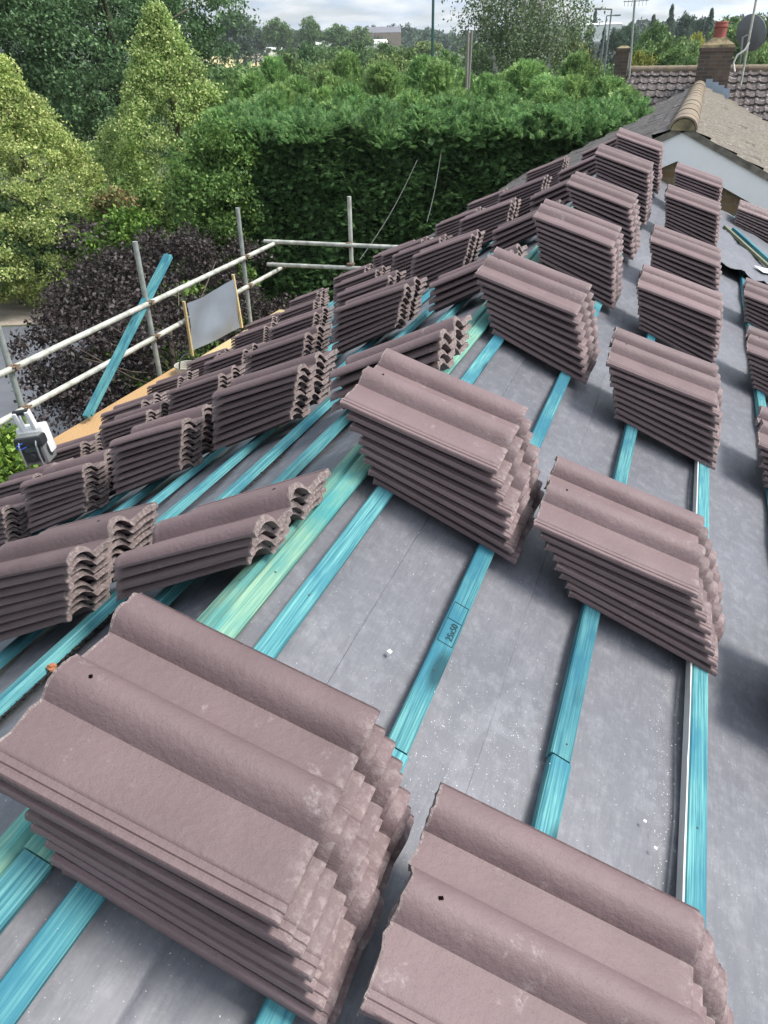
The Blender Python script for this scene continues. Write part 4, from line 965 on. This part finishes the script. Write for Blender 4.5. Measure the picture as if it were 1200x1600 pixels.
# purple beech in front of the hedge
rn_b = random.Random(31)
def purple():
    g0 = at(270, 560, 9.2); g = Vector((g0.x, g0.y, 0)); bl = []
    for (px, py, dist, r) in [(300, 420, 11.5, .75), (370, 425, 12.0, .75), (240, 430, 11.0, .8), (180, 470, 10.2, .75), (130, 500, 9.6, .65), (330, 480, 10.8, .9), (230, 500, 10, .9), (150, 570, 9.2, .85), (250, 580, 9.2, .9), (330, 560, 9.8, .8), (190, 640, 8.6, .8), (105, 590, 9, .45), (270, 660, 8.4, .9), (130, 650, 8.5, .5) , (410, 505, 11.5, .6), (95, 545, 9.3, .35)]:
        dist = dist * 1.07 + (.35 if px < 240 else 1.0); p = at(px, py, dist) - g; r *= rn_b.uniform(.78, 1.15) * 1.06; bl.append((p.x, p.y, p.z, r, r, r * .85)); e = r * .45; bl.append((p.x + rn_b.uniform(-1, 1) * r, p.y + rn_b.uniform(-1, 1) * r, p.z + rn_b.uniform(0, 1) * r, e, e, e))
    cr = crown_clumps(env_blobs(bl, .3), 900, 48, .22, .062)
    tree('purple_beech', g, quads_mesh('beech_crown', cr, L_BEECH), trunk_mesh('beech_trunk', 2.6, .09, 26, BARK, 1.7, 6), 'dark purple-leaved beech bush behind the scaffold rails', 'bush')
    bl = []
    for (px, py, dist, r) in [(285, 500, 11.4, .55), (265, 640, 9.1, .55), (320, 610, 9.7, .55), (220, 560, 9.8, .5), (345, 545, 10.7, .55), (300, 560, 9.9, .45)]:
        p = at(px, py, dist) - g; bl.append((p.x, p.y, p.z, r, r, r * .9))
    cr = crown_clumps(env_blobs(bl, .3), 110, 26, .2, .08)
    tree('green_shrub', g + Vector((.02, .02, 0)), quads_mesh('shrub_crown', cr, L_IVY), trunk_mesh('shrub_trunk', 1.6, .04, 10, BARK, 1.0, 7), 'dark green shrub growing through the purple beech', 'shrub')
purple()
def bush(name, spots, leaf, mat, label, dens=70, per=34, rc=.22, cat='shrub'):
    c = at(*spots[0][:3]); g = Vector((c.x, c.y, 0)); bl = []
    for (px, py, dist, r) in spots:
        p = at(px, py, dist) - g; bl.append((p.x, p.y, p.z, r, r, r * .85))
        if p.z > r * 1.3: bl.append((p.x, p.y, p.z * .5, r * .8, r * .8, p.z * .5))
    cr = crown_clumps(env_blobs(bl, .3), dens * len(spots), per, rc, leaf)
    tree(name, g, quads_mesh(name + '_crown', cr, mat), trunk_mesh(name + '_trunk', max(.5, c.z * .8), .05, 8, BARK, .5, len(label)), label, cat)
bush('green_bush', [(205, 352, 20.5, 1.2), (265, 350, 20.5, 1.1), (160, 375, 20, 1.0), (312, 345, 20, .8)], .11, L_IVY, 'rough green bush at the foot of the conical lime tree')
bush('leafy_bush', [(338, 262, 15.0, .75), (332, 330, 14.8, .8), (350, 222, 15.2, .5), (322, 290, 15.4, .6)], .07, L_IVY, 'mid green leafy bush growing against the left end of the clipped hedge', 130, 44, .22)
bush('bright_bush', [(180, 388, 18.6, .7), (208, 366, 18.8, .65)], .10, L_SHRUB, 'bright green low bush between the two lime trees')
bush('red_tipped_bush', [(188, 322, 19.6, .42), (172, 318, 19.7, .3)], .09, leaf_mat('red_tip', (.06, .10, .03), (.14, .15, .05), (.26, .15, .08)), 'small bush with reddish tips beside the conical lime tree')
bush('hedge_bush', [(10, 395, 21.5, 1.5), (70, 392, 21.8, 1.3), (-50, 410, 21.2, 1.5), (120, 400, 21.5, 1.0)], .13, L_OAK, 'dark green bush under the left edge lime tree')
bush('leafy_shrub', [(8, 722, 6.3, .30), (-20, 740, 6.2, .3)], .06, L_SHRUB, 'bright green shrub poking up at the left edge below the scaffold', 120, 30, .16)

# clipped conifer hedge
hA, hB = at(345, 218, 15.2), at(1010, 205, 15.6)
hx = (hB - hA); hx.z = 0; hl = hx.length; hx.normalize(); hn = Vector((hx.y, -hx.x, 0))      # hn towards the camera
if hn.dot(CAMP - hA) < 0: hn = -hn
HT = 4.32
hed = empty('conifer_hedge', Vector((hA.x, hA.y, 0)) + hx * hl / 2, 'tall clipped dark green conifer hedge behind the scaffold', 'hedge')
n = 34000; u = rng.uniform(0, hl, n); zz = HT * rng.uniform(0.02, 1, n) ** .8
bul = np.array([.30 * noise.noise(Vector((a * .6, b * .6, 2))) + .16 * noise.noise(Vector((a * 2.1, b * 2.1, 9))) for a, b in zip(u, zz)])
dep = bul - .15 * (zz / HT) ** 3 + rng.uniform(-.25, .04, n)
X = np.array(hA)[None] * [1, 1, 0] + u[:, None] * np.array(hx) + dep[:, None] * np.array(hn) + np.stack([0 * zz, 0 * zz, zz], 1)
D = np.array(hn) * .8 + np.array([0, 0, .35]) + rng.normal(size=(n, 3)) * .55
q1 = fronds(X, D, .15, 4)
n = 22000; u = rng.uniform(0, hl, n); v = rng.uniform(0, 2.2, n)
zt = HT - .1 + np.array([.34 * noise.noise(Vector((a * .8, b * .8, 5))) + .2 * noise.noise(Vector((a * 2.3, b * 2.3, 15))) for a, b in zip(u, v)]) + rng.uniform(-.2, .05, n)
X = np.array(hA)[None] * [1, 1, 0] + u[:, None] * np.array(hx) - v[:, None] * np.array(hn) + np.stack([0 * zt, 0 * zt, zt], 1)
D = np.array([0, 0, .75]) + np.array(hn) * .35 + rng.normal(size=(n, 3)) * .55
q2 = fronds(X, D, .20, 4)
tips = []
for k in range(150):
    a, b = rng.uniform(0, hl), rng.uniform(-.1, 2.3); hh = rng.uniform(.15, .6); m = 70; t = rng.uniform(0, 1, m); an = rng.uniform(0, 6.28, m); ra = (1 - t) * rng.uniform(.22, .36)
    c0 = np.array(hA) * [1, 1, 0] + a * np.array(hx) - b * np.array(hn); C = c0 + np.stack([ra * np.cos(an), ra * np.sin(an), HT - .25 + hh * t], 1)
    tips.append(fronds(C, np.stack([np.cos(an) * .6, np.sin(an) * .6, .7 + .5 * t], 1) + rng.normal(size=(m, 3)) * .25, .17, 4))
link('foliage', quads_mesh('hedge_foliage', np.concatenate([q1, q2] + tips), L_HEDGE), hed)
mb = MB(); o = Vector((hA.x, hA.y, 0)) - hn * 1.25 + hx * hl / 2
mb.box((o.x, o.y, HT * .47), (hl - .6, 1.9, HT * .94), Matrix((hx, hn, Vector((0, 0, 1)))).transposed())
mb.build('dark_core_fill', INNER, hed)  # solid box added against see-through, painted dark like the shaded depth
# loose conifers behind: three prototypes
def conifer_crown(seed, h=5.0, r=1.5, n=4200):
    t = rng.uniform(.25, 1, n); a = rng.uniform(0, 2 * np.pi, n)
    prof = (1 - t) ** .62 + .05; lobes = 1 + .22 * np.sin(5 * a + seed) * np.cos(9 * t + seed)
    rad = r * prof * lobes * rng.uniform(.55, 1.05, n)
    C = np.stack([rad * np.cos(a), rad * np.sin(a), h * t - .1], 1)
    D = np.stack([np.cos(a) * (1.0 - .7 * t), np.sin(a) * (1.0 - .7 * t), .35 + .75 * t], 1) + rng.normal(size=(n, 3)) * .32
    return fronds(C, D, .30, 5, .20)
CONS = [quads_mesh('conifer_crown', conifer_crown(k, 5.0, 1.55), L_CON) for k in range(4)]
CONT = trunk_mesh('conifer_trunk', 4.6, .11, 8, BARK, .7, 2)
cn = ['leftmost', 'second from left', 'third from left', 'fourth from left', 'fifth from left', 'sixth from left', 'seventh from left', 'eighth from left', 'ninth from left', 'tenth from left', 'eleventh from left', 'twelfth from left', 'thirteenth from left']
rn = random.Random(21)
for row, (dist, py, n, nm) in enumerate([(17.7, 172, 12, 'front row'), (20.6, 148, 12, 'second row'), (24.5, 128, 12, 'third row'), (29.5, 112, 12, 'fourth row')]):
    for k in range(n):
        px = 350 + 640 * (k + .5 * (row % 2)) / (n - 1) + rn.uniform(-14, 14)
        if px > 985: px = 975
        if px > 930 and row > 1: continue
        p = at(px, py + rn.uniform(-24, 22), dist + rn.uniform(-.8, .8)); s = p.z / 5.0
        tree('conifer', (p.x, p.y, 0), CONS[rn.randrange(4)], CONT, 'feathery green conifer behind the clipped hedge, %s in the %s' % (cn[k], nm), 'tree', 'conifers behind the hedge', rn.uniform(0, 6.28), (s * rn.uniform(.85, 1.1), s * rn.uniform(.85, 1.1), s))

# background trees: prototypes
def round_crown(seed, h, r, mat, leaf=.3, ncl=200, per=34, elong=1.0):
    rn = random.Random(seed); bl = []
    for k in range(9):
        a = rn.uniform(0, 6.28); q = rn.uniform(.15, .55) * r; z = h * rn.uniform(.38, .82); bl.append((q * math.cos(a), q * math.sin(a), z, r * rn.uniform(.38, .6), r * rn.uniform(.38, .6), h * rn.uniform(.15, .24) * elong))
    bl.append((0, 0, h * .83, r * .45, r * .45, h * .16)); bl.append((0, 0, h * .3, r * .75, r * .75, h * .28))
    return quads_mesh('crown', crown_clumps(env_blobs(bl, .4), ncl, per, r * .17, leaf), mat)
PROTO = {}
for nm, mat in (('mid', L_MID), ('pale', L_PALE), ('dark', L_DARK), ('yellow', L_YEL), ('oak', L_OAK)):
    PROTO[nm] = [round_crown(k * 7 + len(nm), 8.0, 3.2, mat) for k in range(2)]
cc_ = crown_clumps(env_cone(.6, 9.8, 2.0, .9), 240, 30, .4, .3); PROTO['spire'] = [quads_mesh('crown', cc_, L_DARK)]
BGT = trunk_mesh('trunk', 6.0, .22, 12, BARK, 2.4, 9)
def bg_tree(px, pytop, dist, wpx, kind, label, group=None, name='tree'):
    p = at(px, pytop, dist); gz = ground_z(dist); hh = max(1.5, p.z - gz); dep = (p - CAMP).dot(CF); wd = wpx / F_PX * dep
    H0, W0 = (9.9, 4.0) if kind == 'spire' else (8.0, 6.4)
    tree(name, (p.x, p.y, gz), rn.choice(PROTO[kind]), BGT, label, 'tree', group, rn.uniform(0, 6.28), (wd / W0, wd / W0, hh / H0))
mids = [(395, 102, 42, 90, 'mid', 'bushy mid green tree left of the grey post, below the white polytunnels'), (450, 78, 48, 95, 'mid', 'rounded mid green tree directly below the long white polytunnel'), (505, 92, 40, 90, 'pale', 'pale green bushy tree beside the short grey post'),
        (545, 80, 50, 80, 'mid', 'mid green tree below the brick barn with a grey roof'), (480, 62, 75, 60, 'oak', 'dark green tree in front of the long white polytunnel'), (555, 62, 80, 60, 'oak', 'dark slim tree standing before the brick barn'),
        (610, 80, 48, 90, 'pale', 'yellowish green bushy tree left of the tall green lamp post'), (640, 74, 70, 95, 'mid', 'broad green tree just behind the tall green lamp post'), (700, 76, 60, 90, 'mid', 'green tree between the lamp post and the twin poles'),
        (690, 108, 38, 90, 'mid', 'olive green bush at the foot of the tall lamp post'), (600, 64, 130, 60, 'mid', 'rounded green tree just below the brick barn gable'), (670, 62, 140, 80, 'pale', 'pale green tree line clump behind the tall lamp post'), (745, 66, 120, 80, 'mid', 'green tree behind the twin wooden poles'),
        (365, 112, 36, 80, 'mid', 'low green tree right of the conical lime tree'), (420, 130, 33, 90, 'pale', 'pale green bush in the gap above the hedge at left'), (570, 118, 34, 90, 'pale', 'pale yellow-green bush behind the short grey post'),
        (770, 120, 36, 90, 'mid', 'green bush below the birch tree at its left'), (900, 60, 55, 60, 'yellow', 'yellow-leaved tree right of the birch under the street lamps'), (880, 98, 40, 80, 'mid', 'green bush under the birch tree at its right'), (930, 92, 45, 60, 'mid', 'olive tree left of the potless chimney'), (915, 88, 60, 50, 'yellow', 'small yellowish bush below the street lamps'),
        (1010, 62, 60, 90, 'mid', 'green tree just right of the potless chimney'), (1060, 56, 60, 110, 'mid', 'broad green tree between the two chimneys'), (1000, 78, 48, 60, 'yellow', 'yellow-green bush beside the aerial pole'), (1075, 84, 45, 80, 'mid', 'grey-green bush just left of the red potted chimney'),
        (1030, 30, 90, 70, 'mid', 'tall mid green tree behind the broad tree between the chimneys'), (1092, 50, 80, 40, 'yellow', 'bright yellow-green tree just left of the chimney pot'), (1190, 62, 45, 90, 'pale', 'pale green tree beside the satellite dish at the right edge'), (1150, 24, 95, 110, 'mid', 'broad green tree behind the satellite dish'), (1195, 20, 110, 80, 'mid', 'green tree at the top right corner'),
        (1080, 60, 75, 60, 'pale', 'pale green tree behind the red chimney pot'), (968, 42, 140, 44, 'dark', 'dark rounded tree below the curved street lamp arm')]
for (px, py, dist, wp, kind, lab) in mids: bg_tree(px, py, dist, wp, kind, lab, name='broadleaf_tree')
for (px, py, dist, wp, kind, lab) in [(362, 16, 240, 80, 'dark', 'tall pale willow-like tree far off right of the oak'), (430, 26, 330, 62, 'mid', 'far rounded tree left of a gap in the skyline'), (481, 24, 330, 50, 'mid', 'far oval tree standing alone on the skyline'), (528, 36, 330, 66, 'mid', 'far low round tree left of the brick barn'), (563, 40, 330, 60, 'mid', 'far dark round tree touching the brick barn'),
        (395, 42, 350, 60, 'dark', 'far dark tree above the ripe field'), (453, 44, 360, 56, 'dark', 'far dark tree between two skyline trees'), (505, 50, 420, 40, 'pale', 'far pale tree low on the skyline'),
        (1051, 8, 210, 24, 'spire', 'pointed dark conifer, tallest on the right skyline'), (1074, 18, 215, 40, 'dark', 'dark pine right of the tallest skyline conifer'), (1022, 24, 215, 26, 'spire', 'dark conifer left of the tallest skyline conifer'), (1113, 14, 220, 26, 'spire', 'flat-topped cedar left of the chimney pot'), (1095, 26, 225, 30, 'dark', 'dark tree behind the cedar near the chimney pot'),
        (931, 16, 320, 20, 'spire', 'thin dark conifer left of the street lamps'), (925, 40, 150, 28, 'dark', 'dark evergreen in front of the white warehouse'), (985, 34, 160, 40, 'dark', 'large dark evergreen behind the aerial pole'), (945, 44, 150, 20, 'spire', 'dark pointed evergreen between the two street lamps')]:
    bg_tree(px, py, dist, wp, kind, lab, name='skyline_tree')
# far woods that read as one mass
woods = []
for k in range(120):
    px = rn.uniform(-150, 1500); dist = rn.uniform(420, 700); 
    if 330 < px < 445: dist = rn.uniform(640, 760)
    p = at(px, 60, dist); gz = ground_z(dist); hh = rn.uniform(9, 15)
    bl = [(p.x + rn.uniform(-9, 9), p.y, gz + hh * .5, rn.uniform(8, 14), rn.uniform(8, 14), hh * .55) for _ in range(2)]
    woods.append(crown_clumps(env_blobs(bl, .3), 34, 14, 2.2, 2.2))
for px in range(325, 485, 9):
    dist = rn.uniform(600, 680); p = at(px, rn.uniform(46, 60), dist); gz = ground_z(dist); hh = p.z - gz
    woods.append(crown_clumps(env_blobs([(p.x, p.y, gz + hh * .5, 6, 6, hh * .5)], .3), 40, 14, 1.6, 1.6))
tag(link('far_woods', quads_mesh('far_woods', np.concatenate(woods), L_DARK)), 'dark far-off woods along the horizon', 'woods', kind='stuff')
scrub = []
for k in range(150):
    dist = rn.uniform(55, 300); px = rn.uniform(-100, 1350)
    if 300 < px < 480 and dist > 150: continue
    p = at(px, 90, dist); hh = rn.uniform(2.2, 4.2) * (1 if dist < 120 else 1.2)
    r = rn.uniform(2, 4); bl = [(p.x, p.y, ground_z(dist) + hh * .5, r, r, hh * .55)]
    scrub.append(crown_clumps(env_blobs(bl, .3), 45, 18, .8, .55))
for px in range(478, 625, 8):
    dist = rn.uniform(150, 230); p = at(px, rn.uniform(70, 77), dist); r = rn.uniform(2.5, 4); hh = p.z - ground_z(dist)
    scrub.append(crown_clumps(env_blobs([(p.x, p.y, ground_z(dist) + hh * .5, r, r, hh * .5)], .3), 50, 18, .7, .5))
for px in range(318, 480, 11):
    dist = rn.uniform(55, 90); p = at(px, rn.uniform(97, 108), dist); r = rn.uniform(1.6, 2.4); hh = p.z - ground_z(dist)
    scrub.append(crown_clumps(env_blobs([(p.x, p.y, hh * .5, r, r, hh * .5)], .3), 60, 22, .5, .3))
tag(link('scrub', quads_mesh('scrub', np.concatenate(scrub), L_MID)), 'low green scrub covering the land behind the conifers', 'scrub', kind='stuff')
# birch with hanging twigs
def birch():
    g0 = at(815, 160, 34); g = Vector((g0.x, g0.y, 0)); h = 9.2; Q = []; mbk = MB()
    def P3(px, py, dd=0): return at(px, py, 34 + dd) - g
    stems = [[(815, 170), (800, 90), (790, 20), (800, -60)], [(815, 170), (835, 110), (850, 50), (845, -40)], [(812, 160), (775, 110), (760, 40), (750, -20)], [(820, 150), (860, 90), (885, 40), (880, 0)], [(800, 90), (815, 50), (822, 0), (820, -70)]]
    for k, s in enumerate(stems):
        pts = [P3(*q, rn.uniform(-1, 1) if i else 0) for i, q in enumerate(s)]
        if k < 4: pts[0] = Vector((0, 0, 1.2))
        mbk.tube(pts, .12, 7, r2=.04)
        for i in range(150):
            t = rn.uniform(.25, 1); j = min(int(t * (len(pts) - 1)), len(pts) - 2); b = pts[j].lerp(pts[j + 1], t * (len(pts) - 1) - j)
            a = rn.uniform(0, 6.28); out = Vector((math.cos(a), math.sin(a), .5)) * rn.uniform(.3, 1.5); e = b + out
            if i % 5 == 0: mbk.tube([b, b.lerp(e, .6) + Vector((0, 0, .1)), e], .018, 4, r2=.006)
            hang = rn.uniform(.6, 1.9); m = int(12 + hang * 9)
            tt = rng.uniform(0, 1, m)[:, None]; C = np.array(e)[None] + tt * np.array([rn.gauss(0, .12), rn.gauss(0, .12), -hang]) + rng.normal(size=(m, 3)) * .09
            Q.append(leaves(C, .11, .07, bias=np.array([0, 0, -.7])))
    mbk.tube([Vector((0, 0, -.2)), Vector((0, 0, 1.3))], .16, 8, r2=.12)
    t = empty('birch_tree', g, 'tall grey-green birch with hanging twigs and pale stems', 'tree')
    for nm, me in (('trunk', mesh_from('birch_trunk', mbk.v, mbk.f, BIRCHBARK, True)), ('crown', quads_mesh('birch_crown', np.concatenate(Q), L_BIRCH))):
        c = bpy.data.objects.new(nm, me); COL.objects.link(c); c.parent = t
birch()

# ------------------------------------------------------------------ posts, lamps, buildings far off
def pole(name, px, pytop, dist, wpx, mat, label, cat, lean=0):
    p = at(px, pytop, dist); dep = (p - CAMP).dot(CF); r = wpx / F_PX * dep / 2
    o = MB().tube([(p.x + lean, p.y, 0), (p.x, p.y, p.z)], r, 10, r2=r * .85)
    return tag(o.build(name, mat, None, True), label, cat)
pole('lamp_post', 677.5, -30, 34, 5, POLEG, 'tall dark green lamp post rising above the conifers, its lamp out of frame', 'lamp post')
pole('telegraph_pole', 731.5, 48, 28, 5, POLEW, 'weathered wooden pole, left one of the leaning pair by the birch', 'pole', .08)
pole('telegraph_pole', 737, 48, 28.3, 5, POLEW, 'weathered wooden pole, right one of the leaning pair by the birch', 'pole', -.1)
pole('wooden_post', 570, 113, 27, 4.5, POLEW, 'short grey wooden post sticking up among the conifers', 'post')
def street_lamp(px, py, arm, dist, label, wp=3.0):
    p = at(px, py, dist); q = at(px + arm, py - 1, dist); dep = (p - CAMP).dot(CF); r = wp / F_PX * dep / 2
    root = empty('street_lamp', (p.x, p.y, 0), label, 'street lamp', 'street lamps by the far road')
    MB().tube([(p.x, p.y, 0), p], r, 8, r2=r * .8).build('post', POLES, root, True)
    MB().tube([p, p.lerp(q, .7)], r * .7, 6).build('arm', POLES, root, True)
    d = (q - p).normalized(); mb = MB(); mb.tube([p.lerp(q, .6), p.lerp(q, .68), q], r * 1.3, 8, r2=r * .9); mb.build('lamp_head', POLES, root, True)
street_lamp(956, 14.5, -28, 62, 'tall grey street lamp with its arm pointing left')
street_lamp(948, 24.5, 22, 80, 'shorter grey street lamp with its arm pointing right', 2.4)
for (a, b, lab) in [((652, 250), (562, 406), 'thin overhead cable dropping left in front of the hedge'), ((689, 240), (667, 347), 'thin steep overhead cable in front of the hedge, right of the other')]:
    p, q = at(*a, 14.3), at(*b, 10.4)
    pts = [p.lerp(q, t) + Vector((0, 0, -.10 * math.sin(math.pi * t))) for t in np.linspace(0, 1, 10)]
    tag(MB().tube(pts, .0042, 5).build('overhead_cable', CABLE, None, True), lab, 'cable')
# a stay wire on the pole pair
def far_hall(name, px0, px1, pyt, pye, dist, wall, roof, label, cat, depthm, ridge_frac=.25, arch=False):
    a, b = at(px0, pye, dist), at(px1, pye, dist); gz = ground_z(dist) - 1; zt = at((px0 + px1) / 2, pyt, dist).z; ze = a.z
    root = empty(name, ((a.x + b.x) / 2, (a.y + b.y) / 2, gz), label, cat); t = (b - a); t.z = 0; L = t.length; t.normalize(); n = Vector((-t.y, t.x, 0))
    if n.dot(a - CAMP) < 0: n = -n
    mb = MB()
    A = [a, b, b + n * depthm, a + n * depthm]; A = [Vector((p.x, p.y, 0)) for p in A]
    vs = [p + Vector((0, 0, gz)) for p in A] + [p + Vector((0, 0, ze)) for p in A]
    mb.add(vs, [(0, 1, 5, 4), (1, 2, 6, 5), (2, 3, 7, 6), (3, 0, 4, 7)])
    m1, m2 = (A[0] + A[3]) / 2 + Vector((0, 0, zt)), (A[1] + A[2]) / 2 + Vector((0, 0, zt))
    mb.add([vs[4], vs[7], m1], [(0, 1, 2)]); mb.add([vs[5], vs[6], m2], [(0, 1, 2)]); mb.build('wall', wall, root)
    mb = MB()
    if arch:
        rows = 9; V = []
        for i in range(rows):
            u = i / (rows - 1); z = ze + .06 + (zt - ze) * math.sin(math.pi * u)
            V += [A[0].lerp(A[3], u) + Vector((0, 0, z)), A[1].lerp(A[2], u) + Vector((0, 0, z))]
        mb.add(V, [(2 * i, 2 * i + 1, 2 * i + 3, 2 * i + 2) for i in range(rows - 1)])
    else:
        up = Vector((0, 0, .15)); mb.add([vs[4] + up, vs[5] + up, m2 + up, m1 + up, vs[7] + up, vs[6] + up], [(0, 1, 2, 3), (3, 2, 5, 4)])
    mb.build('roof', roof, root); return root
far_hall('brick_barn', 572, 627, 41, 52, 420, BRICK_FAR, SLATE, 'brick barn with a grey pitched roof on the far skyline', 'barn', 22)
far_hall('polytunnel', 488, 606, 62, 70, 380, POLYW, POLYW, 'long white polytunnel in front of the far brick barn', 'polytunnel', 9, arch=True)
far_hall('polytunnel', 394, 442, 74, 81, 470, POLYW, POLYW, 'short white polytunnel behind the ripe yellow field', 'polytunnel', 8, arch=True)
far_hall('warehouse', 912, 972, 34, 40, 260, POLYW, POLYW, 'white flat warehouse behind the street lamps', 'warehouse', 30)
far_hall('shed', 922, 972, 62, 67, 150, simple('shed_wall', (.35, .34, .32), .8), POLES, 'low grey shed with a dark roof below the white warehouse', 'shed', 8)

# ------------------------------------------------------------------ the air
hm = bpy.data.materials.new('air'); hm.use_nodes = True; t = hm.node_tree; t.nodes.clear()
pv = N(t, 'ShaderNodeVolumePrincipled'); pv.inputs['Color'].default_value = (0.86, 0.92, 1.0, 1); pv.inputs['Density'].default_value = 0.00022
mo = N(t, 'ShaderNodeOutputMaterial'); t.links.new(pv.outputs[0], mo.inputs['Volume'])
mb = MB(); mb.box((0, 0, 27), (5400, 5400, 56)); hz = mb.build('haze', hm); hz['kind'] = 'stuff'; hz['label'] = 'thin bluish haze in the air towards the horizon'
